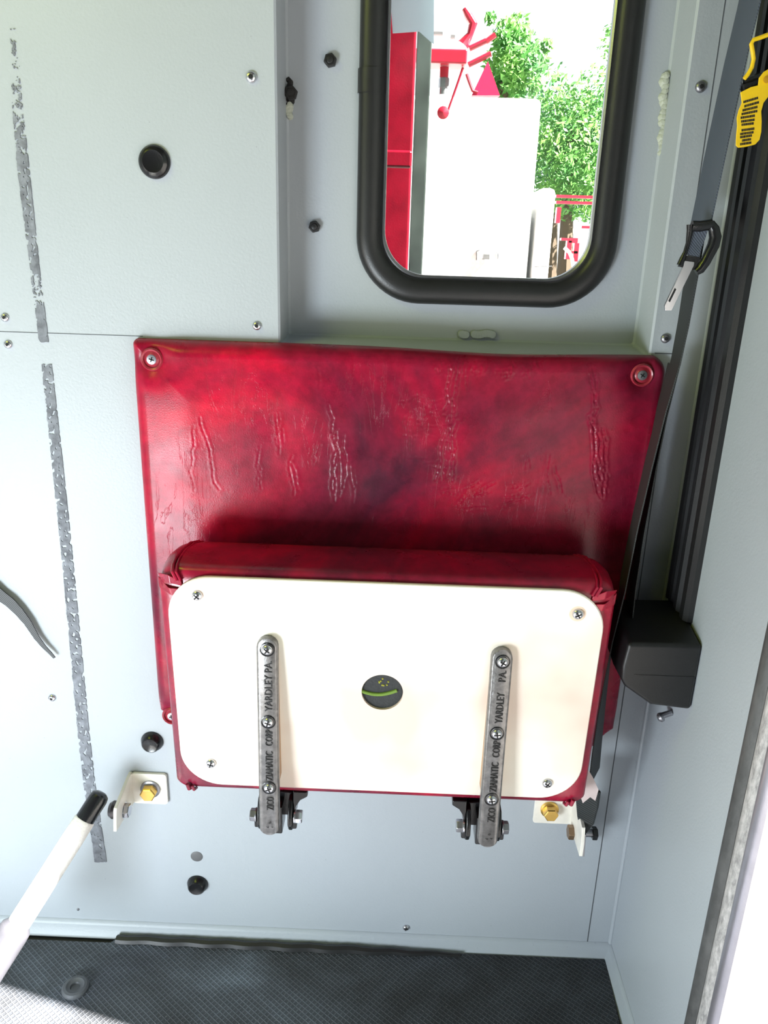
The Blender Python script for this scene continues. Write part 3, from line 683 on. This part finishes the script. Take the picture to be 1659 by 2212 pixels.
# yokes bolted to the wall, one per arm
for (ao, ax, ap), zp, inn in ((arms[0], W(590, 1745, -0.09).z, 1), (arms[1], W(1060, 1770, -0.09).z, -1)):
    b = MB(); yk = -0.098
    for s in (-1, 1):
        xe = ax+s*0.0160
        o = [V(xe, -0.0005, zp-0.02), V(xe, -0.03, zp-0.022), V(xe, yk-0.004, zp-0.018), V(xe, yk-0.010, zp-0.008), V(xe, yk-0.008, zp+0.008), V(xe, yk, zp+0.018), V(xe, -0.0005, zp+0.034)]
        b.prism([p-V(0.0025, 0, 0) for p in o], (0.005, 0, 0))
        b.box((xe+s*0.003, yk+0.002, zp-0.010), (0.007, 0.012, 0.013))
    b.box((ax, -0.008, zp+0.004), (0.034, 0.015, 0.05)); b.box((ax, -0.095, zp-0.002), (0.016, 0.024, 0.034)); b.box((ax+inn*0.004, -0.055, zp+0.006), (0.026, 0.07, 0.030))
    # flared web running inwards under the seat
    xi = ax+inn*0.0185
    b.loft([[V(xi, -0.10, zp+0.030), V(xi, -0.10, zp-0.002), V(xi, -0.02, zp-0.002), V(xi, -0.02, zp+0.030)],
            [V(xi+inn*0.0033, -0.10, zp+0.030), V(xi+inn*0.0033, -0.10, zp+0.011), V(xi+inn*0.0033, -0.02, zp+0.008), V(xi+inn*0.0033, -0.02, zp+0.030)],
            [V(xi+inn*0.0077, -0.10, zp+0.030), V(xi+inn*0.0077, -0.10, zp+0.0185), V(xi+inn*0.0077, -0.02, zp+0.016), V(xi+inn*0.0077, -0.02, zp+0.030)],
            [V(xi+inn*0.0154, -0.10, zp+0.030), V(xi+inn*0.0154, -0.10, zp+0.0235), V(xi+inn*0.0154, -0.02, zp+0.022), V(xi+inn*0.0154, -0.02, zp+0.030)]])
    yo = b.build('hinge_yoke', M['gloss'], parent=seat, bevel=0.0015)
    for s in (-1, 1):
        b = MB(); b.lathe([(0.0075, 0), (0.0075, 0.002)], V(ax+s*0.0195, yk-0.001, zp-0.002), (s, 0, 0), 20); b.hexa(V(ax+s*0.0210, yk-0.001, zp-0.002), (s, 0, 0), 0.0068, 0.0075 if s == inn else 0.006)
        b.build('pivot_bolt', M['chrome'] if s == inn else M['steel'], parent=yo, bevel=0.0004)

# ================================================================== WALL FASTENERS
def wall_screw(px, py, r, label, y=0.0, mat=('chrome', 'dark'), hexs=False, name='wall_screw', right=False):
    q = R(px, py) if right else W(px, py, y); nrm = (-1, 0, 0) if right else (0, -1, 0)
    b = MB(); pan_screw(b, q, nrm, r, not hexs, hexs); return tag(b.build(name, [M[mat[0]], M[mat[1]]], origin=q), label, 'screw')
wall_screw(543, 167, 0.0050, 'chrome button screw high on the wall left of the window recess', hexs=True)
wall_screw(555, 704, 0.0044, 'chrome button screw just above the backrest near recess corner', hexs=True)
wall_screw(11, 686, 0.0042, 'chrome button screw above the panel seam at the left edge', hexs=True)
wall_screw(18, 744, 0.0042, 'chrome button screw below the panel seam at the left edge', hexs=True)
wall_screw(113, 1507, 0.0044, 'small chrome screw on wall left of the old adhesive strip', hexs=True)
wall_screw(877, 2003, 0.0044, 'chrome cross head screw low on wall above the baseboard')
wall_screw(1513, 188, 0.0048, 'chrome button screw on the strip beside window, upper right', hexs=True, mat=('steel', 'dark'))
wall_screw(1437, 731, 0.0046, 'chrome button screw above the top right corner of backrest', hexs=True, mat=('steel', 'dark'))
wall_screw(169, 1964, 0.0018, 'tiny dark screw low on the left wall', mat=('steel', 'dark'))
def hexbolt(px, py, r, label, y, mat='blackrub'):
    q = W(px, py, y); b = MB(); b.hexa(q, (0, -1, 0), r, 0.006, 0.5); b.lathe([(r*0.55, 0), (r*0.5, 0.0075), (0, 0.008)], q, (0, -1, 0), 16)
    return tag(b.build('hex_bolt', M[mat], origin=q, bevel=0.0004), label, 'bolt')
hexbolt(714, 132, 0.0062, 'black hex bolt in the recess, upper one left of the window', RY)
hexbolt(680, 490, 0.0058, 'black hex bolt in the recess, lower one left of the window', RY)
hexbolt(629, 202, 0.0066, 'grimy black bolt in the left corner of the window recess', RY-0.004, 'dirt')
b = MB(); g = random.Random(3)
for i in range(22):
    q = W(622+g.uniform(-4, 8), 172+g.random()**1.3*56, RY-0.001); b.lathe([(g.uniform(.0012, .0034), -0.001), (0.0012, 0.0018), (0, 0.002)], q, (0, -1, 0), 7)
tag(b.build('grime_patch', M['dirt']), 'black grime smeared around the bolt in the recess corner', 'dirt', kind='stuff')
b = MB()
for i in range(9):
    q = W(624+g.uniform(-2, 3), 226+i*3.2, RY-0.001); b.lathe([(0.0032, -0.001), (0.0024, 0.0022), (0, 0.003)], q, (0, -1, 0), 8)
tag(b.build('sealant_bead', M['caulk']), 'pale sealant drip below the grimy bolt in recess corner', 'sealant')
b = MB()
for i in range(16):
    f_ = i/15; q = W(1436-6*f_+g.gauss(0, 1.3), 165+f_*165, RY-0.001); b.lathe([(0.0042+0.0015*math.sin(i*1.7), -0.001), (0.003, 0.003), (0, 0.004)], q, (0, -1, 0.2), 9)
tag(b.build('sealant_bead', M['caulk']), 'long lumpy sealant bead right of the window', 'sealant')
for x0, n, lab in ((998, 3, 'small round sealant lump on the window recess ledge'), (1025, 8, 'wide flat sealant smear on the window recess ledge')):
    b = MB()
    for i in range(n):
        q = W(x0+i*(5.5 if n > 3 else 4), 722+(math.sin(i)*1.5), RY-0.002); b.lathe([(0.0046, -0.001), (0.0036, 0.0016), (0, 0.0022)], q, (0, -1, 0.1), 12)
    tag(b.build('sealant_bead', M['wall']), lab, 'sealant')
def plug(px, py, r, label, dome=0.5):
    q = W(px, py); b = MB()
    b.lathe([(r, -0.0005), (r*1.0, 0.0012), (r*0.93, r*0.22), (r*0.80, r*0.40*dome*1.6), (r*0.66, r*0.52*dome*1.5), (r*0.58, r*0.50*dome*1.5), (r*0.3, r*0.47*dome*1.5), (0.0, r*0.44*dome*1.5)], q, (0, -1, 0), 40)
    return tag(b.build('hole_plug', M['gloss'], origin=q), label, 'plug')
plug(334, 350, 0.0146, 'large round black plug high on the left wall')
plug(329, 1601, 0.0132, 'round black domed plug on wall just below the backrest corner', 0.9)
plug(427, 1909, 0.0132, 'round black domed plug low on the wall near the floor', 0.9)
q = W(425, 1850); b = MB(); b.lathe([(0.0075, -0.0002), (0.0075, 0.0004), (0.0066, 0.0008), (0, 0.0008)], q, (0, -1, 0), 28)
tag(b.build('flat_plug', simple('grey_plug', (88, 88, 90), 0.5), origin=q), 'small flat grey disc plug directly above the lowest black plug', 'plug')

# ================================================================== OLD ADHESIVE STRIP
def adhesive(cl, y0, y1, seed, label, nm):
    # cl(y) -> (left px, right px, coverage); marching squares on a fine grid
    st = 2.6; ny = int((y1-y0)/st)+1; nx = 20; F_ = np.zeros((ny, nx)); P = []
    for j in range(ny):
        y = y0+j*st; l, r, cov = cl(y); row = []
        for i in range(nx):
            u = i/(nx-1)*1.3-0.15; x = l+(r-l)*u
            row.append((x, y))
            k = mnoise.noise(Vector((x*0.085, y*0.06, seed)))*0.7+mnoise.noise(Vector((x*0.28, y*0.25, seed+9)))*0.55
            e = min(u*1.0+0.02, 1.02-u)*4.2
            sp_ = mnoise.noise(Vector((x*0.16+40, y*0.13, seed+3)))
            f = min(e-0.25+k*0.35 if u < 0.5 else (1.0-u)*14-0.1+k*0.15, cov+k*0.9, 0.26-sp_ if cov > 0.5 else 9)
            F_[j, i] = f if 0 < j < ny-1 else -0.5
        P.append(row)
    b = MB()
    for j in range(ny-1):
        for i in range(nx-1):
            c = [(P[j][i], F_[j, i]), (P[j][i+1], F_[j, i+1]), (P[j+1][i+1], F_[j+1, i+1]), (P[j+1][i], F_[j+1, i])]
            if all(v < 0 for _, v in c): continue
            poly = []
            for k in range(4):
                (a, fa), (c2, fc) = c[k], c[(k+1) % 4]
                if fa >= 0: poly.append(a)
                if (fa >= 0) != (fc >= 0): t = fa/(fa-fc); poly.append((a[0]+(c2[0]-a[0])*t, a[1]+(c2[1]-a[1])*t))
            if len(poly) >= 3:
                o = len(b.v); b.add([W(x, y, -0.0006) for x, y in poly], [tuple(range(len(poly)))])
    o = b.build(nm, M['adh'], smooth=False)
    bm = bmesh.new(); bm.from_mesh(o.data); bmesh.ops.remove_doubles(bm, verts=bm.verts, dist=0.00003); bm.to_mesh(o.data); bm.free()
    s_ = o.modifiers.new('thick', 'SOLIDIFY'); s_.thickness = 0.0005; s_.offset = 0
    return tag(o, label, 'adhesive residue')
def edgeR(y): return np.interp(y, [30, 200, 400, 600, 735, 785, 1000, 1200, 1400, 1600, 1700, 1862], [36, 46, 67, 88, 105, 112, 136, 157, 176, 195, 207, 231])
adhesive(lambda y: (edgeR(y)-np.interp(y, [0, 250, 380, 560, 735], [14, 24, 27, 22, 22]), edgeR(y), np.interp(y, [40, 180, 260, 330, 380, 560, 590, 640, 660, 670, 735], [-0.30, -0.2, 0.0, 0.1, 0.75, 0.75, 0.1, -0.1, 0.1, 0.5, 0.2])), 60, 742, 2.0, 'upper flaking strip of grey adhesive on left wall above seam gap', 'adhesive_strip')
adhesive(lambda y: (edgeR(y)-np.interp(y, [785, 1000, 1862], [24, 25, 27]), edgeR(y), np.interp(y, [785, 1400, 1640, 1740, 1770, 1800, 1862], [0.55, 0.62, 1.2, 1.2, 0.1, 0.15, 0.4])), 785, 1864, 5.0, 'long pitted strip of grey adhesive running down to the floor bracket', 'adhesive_strip')

# ================================================================== LEFT STRAP END
pp = [(-40, 1255, 28), (-15, 1272, 27), (0, 1286, 26), (20, 1300, 24), (40, 1320, 21), (60, 1345, 17), (80, 1378, 12), (96, 1398, 9), (108, 1410, 7), (118, 1421, 5)]
path = [W(x, y, -0.006) for x, y, _ in pp]; wv = []
for i, (x, y, wd) in enumerate(pp):
    t = (path[min(i+1, 9)]-path[max(i-1, 0)]).normalized(); s_ = t.cross(V(0, 1, 0)).normalized(); wv.append(s_*wd*0.00052)
b = MB(); b.ribbon(path, wv, 0.0012); tag(b.build('webbing_tail', m_web('dark_braid', (14, 14, 16), (92, 94, 98)), smooth=False), 'frayed tapering black braided strap end at left edge', 'strap')

# ================================================================== LEFT BRACKET + GAS STRUT
brk = thing('angle_bracket', W(325, 1733), 'white painted angle bracket bolted to the wall, left of the seat', 'bracket')
xl = W(288, 1700).x; zt_, zb_ = W(325, 1667).z, W(325, 1731).z; xr = W(363, 1700).x
b = MB(); b.prism(rrect(xl, xr, zb_, zt_, 0.004, -0.0005, 4), (0, -0.004, 0)); b.build('wall_flange', M['white'], parent=brk, bevel=0.0006)
f1 = R(250, 1753, xl); f2 = R(250, 1797, xl)
b = MB(); b.prism([V(xl-0.003, -0.001, zt_), V(xl-0.003, -0.010, zt_), V(xl-0.003, f1.y+0.002, f1.z+0.003), V(xl-0.003, f1.y, f1.z), V(xl-0.003, f2.y, f2.z), V(xl-0.003, -0.001, zb_)], (0.004, 0, 0)); b.build('side_flange', M['white'], parent=brk, bevel=0.0008)
q = W(325, 1704, -0.0045); b = MB(); b.lathe([(0.0118, 0), (0.0118, 0.0018), (0.0095, 0.0026), (0.0095, 0.0042), (0.006, 0.0044)], q, (0, -1, 0), 28); wsh = b.build('washer', M['steel'], parent=brk)
b = MB(); b.hexa(q+V(0, -0.004, 0), (0, -1, 0), 0.0096, 0.0085, 0.3); b.build('bolt_head', M['gold'], parent=brk, bevel=0.0004)
q2 = R(268, 1750, xl); b = MB(); b.lathe([(0.0095, 0), (0.0095, 0.0012)], q2, (1, 0, 0), 24); b.hexa(q2+V(0.001, 0, 0), (1, 0, 0), 0.0082, 0.006); b.build('bolt_head', M['chrome'], parent=brk, bevel=0.0004)
st_ = thing('gas_strut', W(212, 1722, -0.06), 'white tubular strut with black ball socket end at lower left', 'strut')
A = W(214, 1722, -0.055); B = W(40, 1996, -0.13); Cc = W(-75, 2175, -0.18); dr = (A-B).normalized()
b = MB(); b.tube([q2+V(-0.003, 0, 0), V(A.x+0.006, q2.y-0.002, q2.z+0.004)], 0.0052, 12); b.hexa(q2+V(-0.003, 0, 0), (-1, 0, 0), 0.0085, 0.006); b.lathe([(0.0098, 0), (0.0105, 0.004), (0.008, 0.008)], q2+V(-0.0085, 0, 0), (-1, 0, 0), 20); b.build('ball_stud', simple('gunmetal', (88, 84, 84), 0.3, 0.8), parent=st_)
A2 = A-dr*0.028
b = MB(); b.lathe([(0.0, 0.0), (0.006, 0.0006), (0.0095, 0.003), (0.0108, 0.008), (0.0108, 0.034)], A+dr*0.006, -dr, 28); b.build('ball_socket', M['gloss'], parent=st_)
b = MB(); b.lathe([(0.0105, -0.002), (0.0118, 0.0), (0.0122, 0.02), (0.0122, (A2-B).length), (0.0105, (A2-B).length), (0.0105, (A2-B).length-0.01)], A2, -dr, 32); b.build('strut_tube', M['tube'], parent=st_)
dC = (Cc-B).normalized()
b = MB(); b.lathe([(0.008, -0.012), (0.0098, -0.004), (0.0165, 0.004), (0.0172, 0.012), (0.0172, (Cc-B).length)], B, dC, 32); b.build('outer_sleeve', M['sleeve'], parent=st_)

# ================================================================== RIGHT BRACKET
br2 = thing('angle_bracket', W(1195, 1775), 'white painted angle bracket bolted to the wall, right of the seat', 'bracket')
xr_ = W(1234, 1750).x; xl_ = W(1152, 1750).x; zt2, zb2 = W(1200, 1700).z, W(1200, 1774).z
b = MB(); b.prism(rrect(xl_, xr_, zb2, zt2, 0.003, -0.0005, 4), (0, -0.004, 0)); b.build('wall_flange', M['white'], parent=br2, bevel=0.0006)
g2 = R(1253, 1850, xr_)
b = MB(); b.prism([V(xr_-0.001, -0.001, zt2), V(xr_-0.001, g2.y+0.004, zt2-0.012), V(xr_-0.001, g2.y, g2.z+0.02), V(xr_-0.001, g2.y, g2.z), V(xr_-0.001, g2.y+0.006, g2.z), V(xr_-0.001, -0.001, zb2)], (0.004, 0, 0)); b.build('side_flange', M['white'], parent=br2, bevel=0.0006)
q = W(1187, 1748, -0.0045); b = MB(); b.lathe([(0.0108, 0), (0.0108, 0.0018), (0.009, 0.0026), (0.009, 0.004), (0.006, 0.0044)], q, (0, -1, 0), 28); b.build('washer', M['gold'], parent=br2)
b = MB(); b.hexa(q+V(0, -0.004, 0), (0, -1, 0), 0.0088, 0.0085, 0.3); b.build('bolt_head', M['gold'], parent=br2, bevel=0.0004)
q3 = R(1240, 1798, xr_); b = MB(); b.hexa(q3+V(-0.001, 0, 0), (-1, 0, 0), 0.0085, 0.0065); b.build('bolt_head', simple('bronze_bolt', (140, 116, 92), 0.35, 0.7), parent=br2, bevel=0.0004)
b = MB(); b.tube([q3, q3+V(0.026, 0, 0)], 0.0045, 12); b.build('bolt_shank', M['steel'], parent=br2)
b = MB(); b.hexa(q3+V(0.021, 0, 0), (1, 0, 0), 0.0078, 0.006); b.build('nut', M['gloss'], parent=br2, bevel=0.0004)

# ================================================================== SEAT BELT
def WB(px, py, y=-0.058): return W(px, py, y)
belt = thing('seat_belt', W(1277, 1800, -0.045), 'long black seat belt webbing hanging between the window and the lower right bracket', 'seat belt')
up = [(1722, -420), (1655, -160), (1620, 0), (1590, 125), (1552, 300), (1513, 486)]
b = MB(); b.ribbon([WB(x, y) for x, y in up], (0, -0.047, 0), 0.0013); b.build('upper_webbing', M['webgrey'], parent=belt, bevel=0.0003)
dn = [(1505, 520), (1493, 600), (1476, 700), (1460, 780), (1432, 880), (1402, 1000), (1372, 1130), (1346, 1260), (1326, 1370), (1312, 1450), (1300, 1530), (1290, 1610), (1283, 1680)]
wl = [V(-0.004-0.004*min(i, 4)/4, -0.044, 0) for i in range(len(dn))]
for i_, k_ in ((8, .008), (9, .010), (10, .013), (11, .015), (12, .016)): wl[i_] = V(-k_-0.004, -0.036, 0)
b = MB(); b.ribbon([WB(x, y) for x, y in dn], wl, 0.0013); b.build('lap_webbing', M['web'], parent=belt, bevel=0.0003)
dn2 = [(1455, 790), (1430, 890), (1408, 1000), (1385, 1130), (1366, 1250), (1359, 1315)]
b = MB(); b.ribbon([WB(x, y, -0.05) for x, y in dn2], V(-0.005, -0.044, 0), 0.0013); b.build('retractor_webbing', M['web'], parent=belt, bevel=0.0003)
q = WB(1722, -420); b = MB(); b.box((XR-0.012, q.y, q.z+0.004), (0.022, 0.06, 0.030)); b.tube([V(XR-0.001, q.y, q.z+0.012), V(XR-0.026, q.y, q.z+0.012)], 0.009, 16); b.build('upper_guide', M['gloss'], parent=belt, bevel=0.003)
# sewn end on the bracket bolt
an = q3+V(0.012, 0, 0.0)
b = MB(); b.ribbon([W(1276, 1690, -0.052), W(1268, 1730, -0.05), W(1265, 1770, -0.047), V(an.x-0.001, an.y, an.z+0.004)], [V(0.012, -0.032, 0), V(0.020, -0.020, 0), V(0.014, -0.016, 0), V(0.007, -0.006, 0)], 0.004); b.build('sewn_end', M['web'], parent=belt, bevel=0.0008)
b = MB(); b.prism([W(1262, 1655, -0.078), W(1270, 1662, -0.078), W(1281, 1680, -0.078), W(1293, 1706, -0.078), W(1286, 1730, -0.078), W(1275, 1722, -0.078), W(1259, 1735, -0.078), W(1248, 1704, -0.078)], (0, 0.001, 0)); lb = b.build('torn_label', M['label'], parent=belt, smooth=False); lb['label'] = 'torn pinkish white label'
b = MB(); b.prism([an+V(-0.003, 0.012, 0.006), an+V(-0.003, -0.010, 0.006), an+V(-0.003, -0.014, -0.022), an+V(-0.003, -0.006, -0.026), an+V(-0.003, 0.010, -0.012)], (0.0025, 0, 0)); b.build('anchor_plate', M['steel'], parent=belt, bevel=0.0004)
# latch plate
YL = -0.086
def WL(x, y, d=0.0): return W(x, y, YL+d)
b = MB()
b.tube([WL(1494, 488), WL(1512, 489), WL(1530, 486), WL(1538, 484)], [0.0042, 0.0044, 0.0042, 0.004], 14)
b.tube([WL(1534, 482), WL(1542, 495), WL(1545, 512), WL(1541, 530), WL(1532, 548), WL(1523, 566), WL(1512, 582), WL(1503, 588)], [0.0034, 0.0044, 0.005, 0.005, 0.0046, 0.0044, 0.004, 0.003], 14)
b.tube([WL(1491, 485), WL(1490, 500), WL(1486, 525), WL(1480, 545), WL(1474, 560), WL(1468, 573)], [0.003, 0.0026, 0.0018, 0.0018, 0.0026, 0.0026], 12)
b.prism([WL(1480, 552), WL(1512, 556), WL(1504, 584), WL(1468, 576)], (0, 0.005, 0))
lt = b.build('latch_plate', M['gloss'], parent=belt)
ax_ = (WL(1444, 668)-WL(1489, 564)).normalized(); 
tp = [(1478, 563), (1500, 566), (1499, 574), (1455, 663), (1451, 671), (1437, 671), (1436, 660), (1476, 575)]
sl_ = [(1458, 622), (1461, 625), (1447, 653), (1444, 650)]
b = MB()
b.prism([WL(x, y, -0.001) for x, y in tp], (0, 0.0025, 0)); tg = b.build('latch_tongue', M['chrome'], parent=lt, bevel=0.0003)
b = MB(); b.prism([WL(x, y, -0.0013) for x, y in sl_], (0, 0.0003, 0)); b.build('tongue_slot', M['dark'], parent=tg, smooth=False)
b = MB(); b.ribbon([WL(1513, 492, 0.001), WL(1507, 512, 0.002), WL(1500, 530, 0.002), WL(1494, 552, 0.001)], V(0.0125, 0.0, -0.002), 0.002); b.build('folded_webbing', M['webgrey'], parent=lt, bevel=0.0003)
# retractor housing on the right wall
b = MB(); yr = -0.11
pr = [(1358, 1391), (1345, 1440), (1342, 1468), (1350, 1484), (1406, 1524), (1495, 1535)]
o = [W(x, y, yr) for x, y in pr]; o = [V(min(p.x, XR-0.0008), yr, p.z) for p in o]; o[-1].x = XR-0.0008; o.append(V(XR-0.0008, yr, W(1520, 1395, yr).z))
bk = [p+V(0, 0.075, 0.0) for p in o]
tz = 0.03
b.loft([o, [V(p.x, yr+0.03, p.z+(0.006 if p.z > o[1].z-0.001 else 0)) for p in o], [V(p.x+0.004, yr+0.078, p.z+(0.012 if p.z > o[1].z-0.001 else 0)) if i < 6 and p.x < XR-0.002 else V(p.x, yr+0.078, p.z+(0.012 if p.z > o[1].z-0.001 else 0)) for i, p in enumerate(o)]])
rt_ = b.build('belt_retractor', M['matte'], bevel=0.004, seg=4); tag(rt_, 'black plastic belt retractor housing in the wall corner beside seat', 'belt retractor')
z1 = W(1440, 1460, yr).z; b = MB(); b.box((0.2625, yr-0.0001, z1), (0.058, 0.0006, 0.0004)); b.build('housing_seam', M['gloss'], parent=rt_, smooth=False)
q = R(1433, 1548, 0.285); b = MB(); b.tube([V(XR-0.001, q.y+0.002, q.z+0.004), V(0.281, q.y, q.z)], 0.0032, 10); b.lathe([(0.0046, 0), (0.005, 0.003), (0.003, 0.005)], V(0.284, q.y, q.z), (-1, -0.2, -0.4), 14)
tag(b.build('wall_screw', M['steel']), 'steel screw poking out of right wall just under belt retractor', 'screw')

# ribbed black channel on right wall
b = MB(); pf = [(-0.013, 0), (-0.0135, 0.006), (-0.018, 0.0075), (-0.024, 0.0055), (-0.029, 0.0085), (-0.036, 0.0085), (-0.039, 0.006), (-0.046, 0.0095), (-0.054, 0.0095), (-0.058, 0.006), (-0.064, 0.009), (-0.072, 0.0085), (-0.0765, 0.005), (-0.077, 0)]
b.loft([[V(XR-h, y, z) for y, h in pf] for z in (0.512, 1.5)]); tag(b.build('wall_channel', M['blackrub'], ang=25), 'tall black ribbed rubber channel on the right wall above belt retractor', 'channel')
# door edge
def vstrip(name, mat, y0, y1, h, label, kind=None, z0=-0.25, zz=1.42):
    b = MB(); pf = [(y0, -0.01)] + [(y0+(y1-y0)*t, h*math.sin(math.pi*(0.06+0.88*t))**0.7) for t in np.linspace(0, 1, 9)] + [(y1, -0.01)]
    b.loft([[V(XR-hh, y, z) for y, hh in pf] for z in (z0, zz)]); o = b.build(name, M[mat], ang=50)
    return tag(o, label, kind)
vstrip('door_seal', 'seal', -0.218, -0.236, 0.006, 'dark grey rubber door seal edging the door opening', 'door seal')
vstrip('door_edge_strip', 'rough', -0.236, -0.252, 0.004, 'rough pale grey strip beside the dark door seal', 'strip')
vstrip('door_post_trim', 'alu', -0.254, -0.272, 0.006, 'smooth silvery rounded door post trim at the far right', 'trim')

# yellow tag with wire
YY = -0.095
tagp = [(1600, 199), (1622, 188), (1638, 184), (1640, 168), (1650, 155), (1662, 148), (1676, 150), (1684, 165), (1680, 190), (1662, 206), (1650, 222), (1645, 240), (1646, 262), (1645, 285), (1641, 302), (1632, 312), (1612, 317), (1595, 319), (1590, 314), (1591, 290), (1593, 272), (1592, 255), (1596, 238), (1603, 222)]
b = MB(); b.prism([W(x, y, YY) for x, y in tagp], (0, 0.0012, 0)); tgo = b.build('inspection_tag', M['yellow'], bevel=0.0004); tag(tgo, 'yellow plastic tag with dense black print at top right', 'tag')
b = MB(); g = random.Random(11)
rows = [(1606, 1640, 218, -0.30), (1608, 1640, 227, -0.28), (1604, 1638, 236, -0.24), (1602, 1636, 244, -0.2), (1600, 1632, 252, -0.16), (1601, 1630, 260, -0.14), (1602, 1628, 267, -0.12), (1602, 1631, 279, -0.14), (1599, 1629, 287, -0.14), (1599, 1626, 294, -0.16), (1603, 1625, 301, -0.15), (1599, 1624, 309, -0.15)]
for x0, x1, y, sl2 in rows:
    x = x0
    while x < x1-2:
        wd = g.uniform(1.4, 4.0); wd = min(wd, x1-x)
        yy = y+(x-x0)*sl2
        b.prism([W(x, yy, YY-0.0002), W(x+wd, yy+wd*sl2, YY-0.0002), W(x+wd, yy+wd*sl2+5.2, YY-0.0002), W(x, yy+5.2, YY-0.0002)], (0, 0.0002, 0)); x += wd+0.8
b.build('small_print', M['mark'], parent=tgo, smooth=False)
b = MB(); b.lathe([(0.0022, 0), (0.0026, 0.0009), (0.0012, 0.0012)], W(1655, 172, YY), (0, -1, 0), 16); b.build('rivet', simple('amber_rivet', (190, 140, 20), 0.4), parent=tgo)
b = MB(); b.tube([W(x, y, YY+0.004) for x, y in ((1700, 80), (1690, 62), (1662, 74), (1640, 82), (1628, 86), (1623, 95), (1626, 112), (1628, 128), (1624, 146), (1616, 160), (1608, 170))], 0.0016, 8); b.build('tag_tie', M['yellow'], parent=tgo)
b = MB(); b.tube([W(x, y, YY+0.012) for x, y in ((1608, 178), (1624, 172), (1638, 166))]+[V(XR-0.003, -0.07, W(1638, 166, -0.083).z)], 0.003, 8); b.tube([W(x, y, YY+0.012) for x, y in ((1604, 192), (1625, 186), (1640, 178))], 0.004, 8); b.build('cable_clip', M['gloss'], parent=tgo)

# floor anchor stud
q = F(163, 2135, 0.003); b = MB(); b.lathe([(0.0155, 0), (0.0155, 0.0025), (0.0135, 0.0045), (0.0105, 0.005), (0.0085, 0.0035), (0.006, 0.003), (0.005, 0.0008), (0, 0.0006)], q, (0, 0, 1), 36)
tag(b.build('floor_stud', simple('grey_stud', (92, 94, 98), 0.45, 0.2), origin=q), 'round grey stud pressed through the rubber mat', 'stud')

for o in bpy.data.objects:
    if '_o' in o: del o['_o']
